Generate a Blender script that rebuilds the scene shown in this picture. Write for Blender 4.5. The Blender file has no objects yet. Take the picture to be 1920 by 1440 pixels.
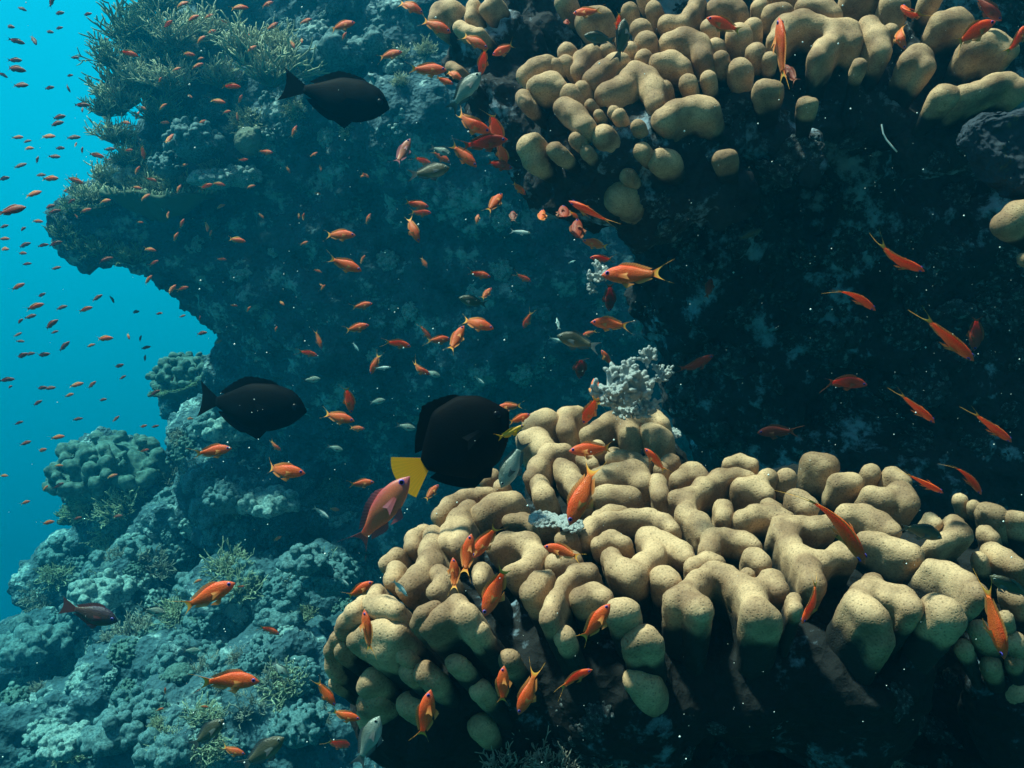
import bpy, math, random
import numpy as np
from mathutils import Vector, Matrix
from mathutils.bvhtree import BVHTree

R = math.radians
scene = bpy.context.scene
COL = scene.collection

# ------------------------------------------------------------------ camera
FPX = 1663.0
cam_d = bpy.data.cameras.new('camera')
cam_d.sensor_width = 36.0
cam_d.lens = 36.0 * FPX / 1920.0
cam_d.clip_start = 0.02
cam_d.clip_end = 500.0
cam = bpy.data.objects.new('camera', cam_d)
COL.objects.link(cam)
cam.location = (0, 0, 0)
cam.rotation_euler = (R(90), 0, 0)
scene.camera = cam

# ------------------------------------------------------------------ world: daylight filtered by sea water
SUN_EL, SUN_AZ = 68.0, 256.0          # azimuth: compass-like, measured from +Y clockwise
world = bpy.data.worlds.new("World")
scene.world = world
world.use_nodes = True
wt = world.node_tree
wt.nodes.clear()
w_out = wt.nodes.new('ShaderNodeOutputWorld')
w_bg = wt.nodes.new('ShaderNodeBackground')
w_sky = wt.nodes.new('ShaderNodeTexSky')
w_sky.sky_type = 'NISHITA'
w_sky.sun_disc = False
w_sky.sun_elevation = R(SUN_EL)
w_sky.sun_rotation = R(SUN_AZ)
w_tc = wt.nodes.new('ShaderNodeTexCoord')
w_sep = wt.nodes.new('ShaderNodeSeparateXYZ')
w_rmp = wt.nodes.new('ShaderNodeValToRGB')
w_map = wt.nodes.new('ShaderNodeMapRange')
w_map.inputs['From Min'].default_value = -1
w_map.inputs['From Max'].default_value = 1
wt.links.new(w_tc.outputs['Generated'], w_sep.inputs[0])
wt.links.new(w_sep.outputs['Z'], w_map.inputs['Value'])
wt.links.new(w_map.outputs[0], w_rmp.inputs[0])
els = w_rmp.color_ramp.elements
els[0].position = 0.0
els[0].color = (0.0, 0.004, 0.009, 1)
els[1].position = 1.0
els[1].color = (0.02, 0.30, 0.48, 1)
for pos, c in ((0.30, (0.0, 0.016, 0.028, 1)), (0.42, (0.001, 0.072, 0.115, 1)), (0.50, (0.003, 0.175, 0.265, 1)),
               (0.58, (0.003, 0.29, 0.435, 1)), (0.70, (0.003, 0.38, 0.57, 1))):
    e = els.new(pos)
    e.color = c
# the bright window of sky overhead, tinted by the water above
w_win = wt.nodes.new('ShaderNodeMapRange')
w_win.inputs['From Min'].default_value = 0.72
w_win.inputs['From Max'].default_value = 0.85
w_tint = wt.nodes.new('ShaderNodeVectorMath')
w_tint.operation = 'MULTIPLY'
w_tint.inputs[1].default_value = (0.26, 0.28, 0.34)
w_scl = wt.nodes.new('ShaderNodeVectorMath')
w_scl.operation = 'SCALE'
w_add = wt.nodes.new('ShaderNodeVectorMath')
w_add.operation = 'ADD'
w_mul = wt.nodes.new('ShaderNodeVectorMath')
w_mul.operation = 'SCALE'
w_mul.inputs['Scale'].default_value = 10.0
wt.links.new(w_sep.outputs['Z'], w_win.inputs['Value'])
wt.links.new(w_sky.outputs[0], w_tint.inputs[0])
wt.links.new(w_tint.outputs[0], w_scl.inputs[0])
wt.links.new(w_win.outputs[0], w_scl.inputs['Scale'])
wt.links.new(w_rmp.outputs[0], w_mul.inputs[0])
wt.links.new(w_scl.outputs[0], w_add.inputs[1])
# open water (bright) lies to the left and ahead; to the right the reef closes it off (dark); behind is dimmed to weaken the fill
w_az = wt.nodes.new('ShaderNodeMapRange')
w_az.interpolation_type = 'SMOOTHSTEP'
w_az.inputs['From Min'].default_value = 0.35
w_az.inputs['From Max'].default_value = 0.86
w_az.inputs['To Min'].default_value = 0.03
w_az.inputs['To Max'].default_value = 1.0
# the clear patch of surface overhead is added after that
w_fin = wt.nodes.new('ShaderNodeVectorMath')
w_fin.operation = 'SCALE'
w_dot = wt.nodes.new('ShaderNodeVectorMath')
w_dot.operation = 'DOT_PRODUCT'
w_dot.inputs[1].default_value = Vector((-0.62, 0.78, 0.12)).normalized()
wt.links.new(w_tc.outputs['Generated'], w_dot.inputs[0])
wt.links.new(w_dot.outputs['Value'], w_az.inputs['Value'])
wt.links.new(w_az.outputs[0], w_fin.inputs['Scale'])
wt.links.new(w_mul.outputs[0], w_fin.inputs[0])
w_bk = wt.nodes.new('ShaderNodeMapRange')  # added soft fill from behind the camera, brightens fish and dark rock
w_bk.interpolation_type = 'SMOOTHSTEP'
w_bk.inputs['From Min'].default_value = -0.3
w_bk.inputs['From Max'].default_value = 0.9
w_dt2 = wt.nodes.new('ShaderNodeVectorMath')
w_dt2.operation = 'DOT_PRODUCT'
w_dt2.inputs[1].default_value = Vector((-0.45, -0.75, 0.5)).normalized()
wt.links.new(w_tc.outputs['Generated'], w_dt2.inputs[0])
wt.links.new(w_dt2.outputs['Value'], w_bk.inputs['Value'])
w_bc = wt.nodes.new('ShaderNodeVectorMath')
w_bc.operation = 'SCALE'
w_bc.inputs[0].default_value = (1.7, 1.25, 1.35)
wt.links.new(w_bk.outputs[0], w_bc.inputs['Scale'])
w_ad2 = wt.nodes.new('ShaderNodeVectorMath')
w_ad2.operation = 'ADD'
wt.links.new(w_fin.outputs[0], w_ad2.inputs[0])
wt.links.new(w_bc.outputs[0], w_ad2.inputs[1])
wt.links.new(w_ad2.outputs[0], w_add.inputs[0])
wt.links.new(w_add.outputs[0], w_bg.inputs['Color'])
w_bg.inputs['Strength'].default_value = 0.080
wt.links.new(w_bg.outputs[0], w_out.inputs['Surface'])

# ------------------------------------------------------------------ sun
sd = bpy.data.lights.new('sun', 'SUN')
sd.energy = 5.0
sd.angle = R(4)
sd.color = (1.0, 0.78, 0.62)
sun = bpy.data.objects.new('sun', sd)
COL.objects.link(sun)
to_sun = Vector((math.sin(R(SUN_AZ)) * math.cos(R(SUN_EL)), math.cos(R(SUN_AZ)) * math.cos(R(SUN_EL)), math.sin(R(SUN_EL))))
sun.rotation_euler = to_sun.to_track_quat('Z', 'Y').to_euler()
sun.location = to_sun * 20

scene.view_settings.view_transform = 'Standard'
scene.view_settings.look = 'None'
scene.view_settings.exposure = 1.0
scene.view_settings.gamma = 1.0
scene.render.engine = 'CYCLES'
scene.cycles.use_denoising = True
scene.cycles.max_bounces = 5
scene.cycles.volume_bounces = 1
scene.cycles.diffuse_bounces = 2
scene.cycles.sample_clamp_indirect = 3.0

HAZE = 0.125


def at(px, py, D):
    return Vector(((px - 960) / FPX * D, D, -(py - 720) / FPX * D))


# ------------------------------------------------------------------ numeric helpers
def _h(i, j, k, s):
    n = (i * 374761393 + j * 668265263 + k * 2147483647 + s * 144665) & 0xffffffff
    n = ((n ^ (n >> 13)) * 1274126177) & 0xffffffff
    n = (n ^ (n >> 16)) & 0xffffffff
    return (n.astype(np.float32) / 4294967295.0) * 2 - 1


def vnoise(P, s=0):
    Q = np.floor(P).astype(np.int64)
    f = (P - Q).astype(np.float32)
    f = f * f * (3 - 2 * f)
    i, j, k = Q[..., 0], Q[..., 1], Q[..., 2]
    fx, fy, fz = f[..., 0], f[..., 1], f[..., 2]
    out = 0
    for a in (0, 1):
        wx = fx if a else 1 - fx
        for b in (0, 1):
            wy = fy if b else 1 - fy
            for c in (0, 1):
                wz = fz if c else 1 - fz
                out = out + wx * wy * wz * _h(i + a, j + b, k + c, s)
    return out


def fbm(P, o=3, s=0):
    r, a = 0, 1.0
    for q in range(o):
        r = r + a * vnoise(P * (2.03 ** q) + 17.3 * q, s + q)
        a *= 0.5
    return r


def surface_nets(F, org, h):
    S = F < 0
    nx, ny, nz = F.shape
    c = [(a, b, d) for a in (0, 1) for b in (0, 1) for d in (0, 1)]

    def sub(A, o):
        return A[o[0]:nx - 1 + o[0], o[1]:ny - 1 + o[1], o[2]:nz - 1 + o[2]]
    cnt = sum(sub(S, o).astype(np.int8) for o in c)
    act = (cnt > 0) & (cnt < 8)
    idx = np.full(act.shape, -1, np.int64)
    cells = np.argwhere(act)
    idx[act] = np.arange(len(cells))
    V = np.zeros((len(cells), 3), np.float64)
    W = np.zeros(len(cells))
    vals = {o: F[cells[:, 0] + o[0], cells[:, 1] + o[1], cells[:, 2] + o[2]].astype(np.float64) for o in c}
    for o in c:
        for ax in range(3):
            if o[ax] == 0:
                p = list(o)
                p[ax] = 1
                p = tuple(p)
                v0, v1 = vals[o], vals[p]
                m = (v0 < 0) != (v1 < 0)
                t = np.where(m, v0 / np.where(v0 == v1, 1, v0 - v1), 0)
                for q in range(3):
                    V[:, q] += np.where(m, o[q] + (t if q == ax else 0), 0)
                W += m
    V = V / W[:, None] + cells
    V = V * h + np.array(org)
    quads = []
    for ax in range(3):
        u, w = [(1, 2), (2, 0), (0, 1)][ax]
        a = np.take(S, range(0, S.shape[ax] - 1), ax)
        b = np.take(S, range(1, S.shape[ax]), ax)
        e = np.argwhere(a != b)
        e = e[(e[:, u] > 0) & (e[:, w] > 0) & (e[:, u] < S.shape[u] - 1) & (e[:, w] < S.shape[w] - 1)]
        fl = S[e[:, 0], e[:, 1], e[:, 2]]
        q = []
        for du, dw in ((0, 0), (1, 0), (1, 1), (0, 1)):
            p = e.copy()
            p[:, u] -= du
            p[:, w] -= dw
            q.append(idx[p[:, 0], p[:, 1], p[:, 2]])
        q = np.stack(q, 1)
        q[~fl] = q[~fl][:, ::-1]
        quads.append(q)
    Q = np.concatenate(quads)
    Q = Q[(Q >= 0).all(1)]
    return V, Q


def mesh_np(name, V, Q, mats, midx=None, smooth=True):
    me = bpy.data.meshes.new(name)
    n, m = len(V), len(Q)
    me.vertices.add(n)
    me.vertices.foreach_set('co', np.asarray(V, np.float32).ravel())
    me.loops.add(m * 4)
    me.loops.foreach_set('vertex_index', np.asarray(Q, np.int32).ravel())
    me.polygons.add(m)
    me.polygons.foreach_set('loop_start', np.arange(0, m * 4, 4, dtype=np.int32))
    me.polygons.foreach_set('loop_total', np.full(m, 4, np.int32))
    if midx is not None:
        me.polygons.foreach_set('material_index', np.asarray(midx, np.int32))
    me.update(calc_edges=True)
    me.validate()
    me.polygons.foreach_set('use_smooth', np.full(len(me.polygons), smooth))
    for mt in mats:
        me.materials.append(mt)
    return me


def mesh_py(name, V, Fs, mats, midx=None, smooth=True):
    me = bpy.data.meshes.new(name)
    me.from_pydata([tuple(v) for v in V], [], Fs)
    if midx is not None:
        me.polygons.foreach_set('material_index', midx)
    me.polygons.foreach_set('use_smooth', [smooth] * len(me.polygons))
    for mt in mats:
        me.materials.append(mt)
    me.update()
    return me


def add_attr(me, name, vals):
    a = me.attributes.new(name, 'FLOAT', 'POINT')
    a.data.foreach_set('value', [float(v) for v in vals])


def link(name, data, parent=None, **props):
    o = bpy.data.objects.new(name, data)
    COL.objects.link(o)
    if parent is not None:
        o.parent = parent
    for k, v in props.items():
        if v is not None:
            o[k] = v
    return o


def normals_np(V, Q):
    N = np.zeros_like(V)
    fn = np.cross(V[Q[:, 2]] - V[Q[:, 0]], V[Q[:, 3]] - V[Q[:, 1]])
    for i in range(4):
        np.add.at(N, Q[:, i], fn)
    return N / (np.linalg.norm(N, axis=1)[:, None] + 1e-12)


# ------------------------------------------------------------------ materials
def mat_base(name):
    m = bpy.data.materials.new(name)
    m.use_nodes = True
    nt = m.node_tree
    return m, nt, nt.nodes['Principled BSDF']


def N(nt, typ, **kw):
    n = nt.nodes.new(typ)
    for k, v in kw.items():
        if k in n.inputs.keys() if hasattr(n.inputs, 'keys') else False:
            n.inputs[k].default_value = v
        else:
            setattr(n, k, v)
    return n


def ramp(nt, stops):
    r = nt.nodes.new('ShaderNodeValToRGB')
    e = r.color_ramp.elements
    e[0].position, e[0].color = stops[0][0], (*stops[0][1], 1)
    e[1].position, e[1].color = stops[-1][0], (*stops[-1][1], 1)
    for p, c in stops[1:-1]:
        q = e.new(p)
        q.color = (*c, 1)
    return r


def rock_mat(name, dark, mid, pale, scale, pale_at=0.6, bump=0.5, rough=0.9, dist=0.02):
    m, nt, b = mat_base(name)
    tc = N(nt, 'ShaderNodeTexCoord')
    n1 = N(nt, 'ShaderNodeTexNoise', Scale=scale, Detail=9.0, Roughness=0.62)
    n2 = N(nt, 'ShaderNodeTexNoise', Scale=scale * 6, Detail=6.0, Roughness=0.7)
    v = N(nt, 'ShaderNodeTexVoronoi', Scale=scale * 9)
    for q in (n1, n2, v):
        nt.links.new(tc.outputs['Object'], q.inputs['Vector'])
    mix = N(nt, 'ShaderNodeMath', operation='MULTIPLY_ADD')
    nt.links.new(n2.outputs['Fac'], mix.inputs[0])
    mix.inputs[1].default_value = 0.45
    nt.links.new(n1.outputs['Fac'], mix.inputs[2])
    s = N(nt, 'ShaderNodeMath', operation='SUBTRACT')
    nt.links.new(mix.outputs[0], s.inputs[0])
    s.inputs[1].default_value = 0.22
    rp = ramp(nt, [(0.30, dark), (0.48, mid), (pale_at, mid), (pale_at + 0.10, pale)])
    nt.links.new(s.outputs[0], rp.inputs[0])
    nt.links.new(rp.outputs[0], b.inputs['Base Color'])
    b.inputs['Roughness'].default_value = rough
    b.inputs['Specular IOR Level'].default_value = 0.25
    add = N(nt, 'ShaderNodeMath', operation='ADD')
    nt.links.new(mix.outputs[0], add.inputs[0])
    mv = N(nt, 'ShaderNodeMath', operation='MULTIPLY')
    nt.links.new(v.outputs['Distance'], mv.inputs[0])
    mv.inputs[1].default_value = 0.5
    nt.links.new(mv.outputs[0], add.inputs[1])
    bp = N(nt, 'ShaderNodeBump')
    bp.inputs['Strength'].default_value = bump
    bp.inputs['Distance'].default_value = dist
    nt.links.new(add.outputs[0], bp.inputs['Height'])
    nt.links.new(bp.outputs[0], b.inputs['Normal'])
    return m


M = {}
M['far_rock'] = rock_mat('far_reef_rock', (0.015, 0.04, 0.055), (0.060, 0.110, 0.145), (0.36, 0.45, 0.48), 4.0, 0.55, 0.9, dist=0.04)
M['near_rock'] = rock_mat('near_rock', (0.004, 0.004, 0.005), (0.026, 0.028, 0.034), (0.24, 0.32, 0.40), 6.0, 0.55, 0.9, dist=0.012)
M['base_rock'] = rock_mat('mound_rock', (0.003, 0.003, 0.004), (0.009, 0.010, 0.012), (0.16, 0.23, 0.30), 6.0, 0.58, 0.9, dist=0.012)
M['pale'] = rock_mat('bleached_crust', (0.62, 0.70, 0.72), (0.84, 0.89, 0.90), (0.92, 0.95, 0.95), 30.0, 0.55, 0.9, dist=0.006)
M['plate'] = rock_mat('slate_crust', (0.01, 0.015, 0.022), (0.03, 0.045, 0.065), (0.11, 0.12, 0.05), 12.0, 0.63, 0.5, dist=0.006)
M['sand'] = rock_mat('sea_floor_sand', (0.02, 0.03, 0.03), (0.05, 0.06, 0.05), (0.12, 0.12, 0.10), 2.0, 0.6, 0.5, dist=0.05)


def coral_mat(name, base, tip, pit=260.0, pitdark=0.55, bump=0.35, mott=14.0):
    m, nt, b = mat_base(name)
    tc = N(nt, 'ShaderNodeTexCoord')
    v = N(nt, 'ShaderNodeTexVoronoi', Scale=pit)
    v.inputs['Randomness'].default_value = 0.85
    n1 = N(nt, 'ShaderNodeTexNoise', Scale=mott, Detail=5.0)
    n2 = N(nt, 'ShaderNodeTexNoise', Scale=pit * 1.6, Detail=3.0)
    wob = N(nt, 'ShaderNodeTexNoise', Scale=pit * 0.5, Detail=2.0)
    for q in (n1, n2, wob):
        nt.links.new(tc.outputs['Object'], q.inputs['Vector'])
    wa = N(nt, 'ShaderNodeMixRGB', blend_type='ADD')
    wa.inputs[0].default_value = 0.006
    nt.links.new(tc.outputs['Object'], wa.inputs[1])
    nt.links.new(wob.outputs['Color'], wa.inputs[2])
    nt.links.new(wa.outputs[0], v.inputs['Vector'])
    rp = ramp(nt, [(0.38, base), (0.60, tip)])
    nt.links.new(n1.outputs['Fac'], rp.inputs[0])
    pr = ramp(nt, [(0.10, (pitdark,) * 3), (0.34, (1, 1, 1))])
    nt.links.new(v.outputs['Distance'], pr.inputs[0])
    mx = N(nt, 'ShaderNodeMixRGB', blend_type='MULTIPLY')
    # pits show only in places
    n3 = N(nt, 'ShaderNodeTexNoise', Scale=mott * 2.2, Detail=3.0)
    nt.links.new(tc.outputs['Object'], n3.inputs['Vector'])
    pm = ramp(nt, [(0.36, (0.45,) * 3), (0.58, (1, 1, 1))])
    nt.links.new(n3.outputs['Fac'], pm.inputs[0])
    nt.links.new(pm.outputs[0], mx.inputs[0])
    nt.links.new(rp.outputs[0], mx.inputs[1])
    nt.links.new(pr.outputs[0], mx.inputs[2])
    gr = ramp(nt, [(0.32, (0.72,) * 3), (0.62, (1, 1, 1))])
    nt.links.new(n2.outputs['Fac'], gr.inputs[0])
    mg = N(nt, 'ShaderNodeMixRGB', blend_type='MULTIPLY')
    mg.inputs[0].default_value = 1.0
    nt.links.new(mx.outputs[0], mg.inputs[1])
    nt.links.new(gr.outputs[0], mg.inputs[2])
    nt.links.new(mg.outputs[0], b.inputs['Base Color'])
    b.inputs['Roughness'].default_value = 0.75
    b.inputs['Specular IOR Level'].default_value = 0.25
    hs = N(nt, 'ShaderNodeMath', operation='MULTIPLY_ADD')
    nt.links.new(n2.outputs['Fac'], hs.inputs[0])
    hs.inputs[1].default_value = 0.5
    nt.links.new(pr.outputs[0], hs.inputs[2])
    bp = N(nt, 'ShaderNodeBump')
    bp.inputs['Strength'].default_value = bump
    bp.inputs['Distance'].default_value = 0.003
    nt.links.new(hs.outputs[0], bp.inputs['Height'])
    nt.links.new(bp.outputs[0], b.inputs['Normal'])
    return m


def turf_shade(m, c, lo, hi):
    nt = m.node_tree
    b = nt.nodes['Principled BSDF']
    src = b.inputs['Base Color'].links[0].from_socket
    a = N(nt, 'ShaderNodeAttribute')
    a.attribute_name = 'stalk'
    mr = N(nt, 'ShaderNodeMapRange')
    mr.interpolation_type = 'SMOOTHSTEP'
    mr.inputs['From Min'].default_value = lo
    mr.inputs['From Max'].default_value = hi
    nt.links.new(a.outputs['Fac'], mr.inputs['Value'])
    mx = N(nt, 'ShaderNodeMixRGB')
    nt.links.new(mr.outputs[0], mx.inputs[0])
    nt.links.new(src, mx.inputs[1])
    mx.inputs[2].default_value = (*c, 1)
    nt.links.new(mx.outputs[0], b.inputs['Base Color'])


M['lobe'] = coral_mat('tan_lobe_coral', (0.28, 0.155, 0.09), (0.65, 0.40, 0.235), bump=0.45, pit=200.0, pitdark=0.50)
turf_shade(M['lobe'], (0.016, 0.017, 0.018), 0.9, 2.2)  # dark turf, plus the stalks' shade painted into the base colour
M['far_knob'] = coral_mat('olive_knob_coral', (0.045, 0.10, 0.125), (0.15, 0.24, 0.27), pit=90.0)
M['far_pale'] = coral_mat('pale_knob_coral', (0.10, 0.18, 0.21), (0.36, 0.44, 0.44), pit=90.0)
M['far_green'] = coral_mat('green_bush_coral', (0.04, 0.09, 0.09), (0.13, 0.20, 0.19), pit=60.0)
M['dome'] = coral_mat('grey_dome_coral', (0.16, 0.19, 0.16), (0.26, 0.28, 0.22), pit=90.0)


def branch_mat(name, low, high):
    m, nt, b = mat_base(name)
    at_ = N(nt, 'ShaderNodeAttribute')
    at_.attribute_name = 'tip'
    n = N(nt, 'ShaderNodeTexNoise', Scale=90.0, Detail=3.0)
    tc = N(nt, 'ShaderNodeTexCoord')
    nt.links.new(tc.outputs['Object'], n.inputs['Vector'])
    rp = ramp(nt, [(0.35, low), (0.95, high)])
    nt.links.new(at_.outputs['Fac'], rp.inputs[0])
    nt.links.new(rp.outputs[0], b.inputs['Base Color'])
    b.inputs['Roughness'].default_value = 0.8
    bp = N(nt, 'ShaderNodeBump')
    bp.inputs['Strength'].default_value = 0.5
    bp.inputs['Distance'].default_value = 0.004
    nt.links.new(n.outputs['Fac'], bp.inputs['Height'])
    nt.links.new(bp.outputs[0], b.inputs['Normal'])
    return m


M['br_gold'] = branch_mat('golden_branch_coral', (0.08, 0.10, 0.06), (0.52, 0.50, 0.34))
M['br_green'] = branch_mat('green_branch_coral', (0.03, 0.06, 0.04), (0.22, 0.30, 0.18))
M['br_white'] = branch_mat('white_tipped_branch_coral', (0.025, 0.022, 0.02), (0.42, 0.38, 0.32))


def fish_mat(name, back, side, belly, rough=0.45, head=None, spec=0.4, scale=60.0, bump=0.25):
    m, nt, b = mat_base(name)
    tc = N(nt, 'ShaderNodeTexCoord')
    sp = N(nt, 'ShaderNodeSeparateXYZ')
    nt.links.new(tc.outputs['Object'], sp.inputs[0])
    nz = N(nt, 'ShaderNodeTexNoise', Scale=9.0, Detail=3.0)
    nt.links.new(tc.outputs['Object'], nz.inputs['Vector'])
    ad = N(nt, 'ShaderNodeMath', operation='MULTIPLY_ADD')
    nt.links.new(nz.outputs['Fac'], ad.inputs[0])
    ad.inputs[1].default_value = 0.05
    nt.links.new(sp.outputs['Z'], ad.inputs[2])
    mr = N(nt, 'ShaderNodeMapRange')
    mr.inputs['From Min'].default_value = -0.13
    mr.inputs['From Max'].default_value = 0.17
    nt.links.new(ad.outputs[0], mr.inputs['Value'])
    rp = ramp(nt, [(0.0, belly), (0.28, side), (0.7, side), (1.0, back)])
    nt.links.new(mr.outputs[0], rp.inputs[0])
    col = rp.outputs[0]
    if head is not None:
        hr = N(nt, 'ShaderNodeMapRange')
        hr.inputs['From Min'].default_value = 0.33
        hr.inputs['From Max'].default_value = 0.5
        nt.links.new(sp.outputs['X'], hr.inputs['Value'])
        hm = N(nt, 'ShaderNodeMixRGB')
        nt.links.new(hr.outputs[0], hm.inputs[0])
        nt.links.new(col, hm.inputs[1])
        hm.inputs[2].default_value = (*head, 1)
        col = hm.outputs[0]
    v = N(nt, 'ShaderNodeTexVoronoi', Scale=scale)
    nt.links.new(tc.outputs['Object'], v.inputs['Vector'])
    sc = ramp(nt, [(0.0, (1, 1, 1)), (0.8, (0.72, 0.72, 0.72))])
    nt.links.new(v.outputs['Distance'], sc.inputs[0])
    mm = N(nt, 'ShaderNodeMixRGB', blend_type='MULTIPLY')
    if name.startswith('anthias'):
        b.inputs['Subsurface Weight'].default_value = 0.5
        b.inputs['Subsurface Radius'].default_value = (1.0, 0.25, 0.1)
        b.inputs['Subsurface Scale'].default_value = 0.02
    mm.inputs[0].default_value = 1.0
    nt.links.new(col, mm.inputs[1])
    nt.links.new(sc.outputs[0], mm.inputs[2])
    nt.links.new(mm.outputs[0], b.inputs['Base Color'])
    b.inputs['Roughness'].default_value = rough
    b.inputs['Specular IOR Level'].default_value = spec
    bp = N(nt, 'ShaderNodeBump')
    bp.inputs['Strength'].default_value = bump
    bp.inputs['Distance'].default_value = 0.01
    nt.links.new(v.outputs['Distance'], bp.inputs['Height'])
    nt.links.new(bp.outputs[0], b.inputs['Normal'])
    return m


def fin_mat(name, root, tip, alpha=0.85, rays=90.0, lo=0.62, spec=0.4):
    m, nt, b = mat_base(name)
    at_ = N(nt, 'ShaderNodeAttribute')
    at_.attribute_name = 'tip'
    ry = N(nt, 'ShaderNodeAttribute')
    ry.attribute_name = 'ray'
    rp = ramp(nt, [(0.05, root), (0.8, tip)])
    nt.links.new(at_.outputs['Fac'], rp.inputs[0])
    sn = N(nt, 'ShaderNodeMath', operation='MULTIPLY')
    nt.links.new(ry.outputs['Fac'], sn.inputs[0])
    sn.inputs[1].default_value = rays
    s2 = N(nt, 'ShaderNodeMath', operation='SINE')
    nt.links.new(sn.outputs[0], s2.inputs[0])
    r2 = ramp(nt, [(0.2, (lo, lo, lo)), (0.75, (1, 1, 1))])
    nt.links.new(s2.outputs[0], r2.inputs[0])
    mm = N(nt, 'ShaderNodeMixRGB', blend_type='MULTIPLY')
    mm.inputs[0].default_value = 1
    nt.links.new(rp.outputs[0], mm.inputs[1])
    nt.links.new(r2.outputs[0], mm.inputs[2])
    nt.links.new(mm.outputs[0], b.inputs['Base Color'])
    b.inputs['Roughness'].default_value = 0.6
    b.inputs['Specular IOR Level'].default_value = spec
    b.inputs['Alpha'].default_value = alpha
    return m


def plain_mat(name, c, rough=0.4, spec=0.5):
    m, nt, b = mat_base(name)
    b.inputs['Base Color'].default_value = (*c, 1)
    b.inputs['Roughness'].default_value = rough
    b.inputs['Specular IOR Level'].default_value = spec
    return m


M['anth'] = fish_mat('anthias_orange', (0.99, 0.08, 0.012), (0.99, 0.145, 0.022), (0.99, 0.33, 0.09), head=(0.95, 0.12, 0.07))
M['anth_fin'] = fin_mat('anthias_fin', (0.95, 0.13, 0.02), (0.98, 0.34, 0.09), 0.7, lo=0.75)
M['anth_tail'] = fin_mat('anthias_tail', (0.95, 0.15, 0.02), (0.98, 0.46, 0.07), 1.0, lo=0.8)
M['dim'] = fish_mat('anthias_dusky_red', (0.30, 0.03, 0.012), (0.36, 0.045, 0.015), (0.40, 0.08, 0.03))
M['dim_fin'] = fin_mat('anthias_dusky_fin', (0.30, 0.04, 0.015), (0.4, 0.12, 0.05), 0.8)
M['pink'] = fish_mat('anthias_pink', (0.42, 0.06, 0.09), (0.66, 0.17, 0.08), (0.60, 0.22, 0.16), head=(0.42, 0.10, 0.16), bump=0.06, scale=110)
M['pink_fin'] = fin_mat('anthias_pink_fin', (0.55, 0.10, 0.10), (0.40, 0.10, 0.14), 0.9)
M['chro'] = fish_mat('chromis_grey', (0.10, 0.12, 0.10), (0.30, 0.36, 0.33), (0.55, 0.62, 0.62), rough=0.35, spec=0.6)
M['chro_d'] = fish_mat('chromis_brown', (0.03, 0.03, 0.02), (0.12, 0.11, 0.07), (0.30, 0.30, 0.24), rough=0.4, spec=0.5)
M['chro_fin'] = fin_mat('chromis_fin', (0.20, 0.24, 0.23), (0.10, 0.12, 0.14), 0.85)
M['white'] = fish_mat('silver_blue', (0.30, 0.55, 0.62), (0.62, 0.78, 0.80), (0.8, 0.86, 0.86), rough=0.3, spec=0.6)
M['white_fin'] = fin_mat('silver_fin', (0.6, 0.75, 0.78), (0.75, 0.85, 0.85), 0.8)
M['black'] = fish_mat('surgeon_black', (0.0015, 0.002, 0.004), (0.002, 0.0022, 0.0035), (0.003, 0.003, 0.003), rough=0.7, spec=0.06, scale=70, bump=0.05)
M['black_fin'] = fin_mat('surgeon_fin', (0.002, 0.0025, 0.004), (0.003, 0.004, 0.006), 1.0, spec=0.03)
M['yellow_fin'] = fin_mat('tang_yellow_tail', (0.98, 0.37, 0.010), (0.98, 0.43, 0.02), 1.0, rays=75, lo=0.90, spec=0.1)
M['yellow'] = fish_mat('yellow_body', (0.8, 0.35, 0.02), (0.85, 0.45, 0.04), (0.9, 0.6, 0.12))
M['purple'] = fish_mat('dusky_purple', (0.05, 0.03, 0.07), (0.09, 0.035, 0.03), (0.12, 0.06, 0.03), head=(0.03, 0.035, 0.09))
M['purple_fin'] = fin_mat('dusky_purple_fin', (0.25, 0.03, 0.03), (0.2, 0.05, 0.06), 0.9)
M['iris'] = plain_mat('violet_iris', (0.10, 0.06, 0.45), 0.3)
M['iris_grey'] = plain_mat('silver_iris', (0.30, 0.34, 0.33), 0.3)
M['pupil'] = plain_mat('pupil', (0.003, 0.003, 0.008), 0.3, 0.15)
M['speck'] = plain_mat('drifting_speck', (0.85, 0.9, 0.9), 0.6)
M['thread'] = plain_mat('white_thread', (0.85, 0.88, 0.85), 0.6)


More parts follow.
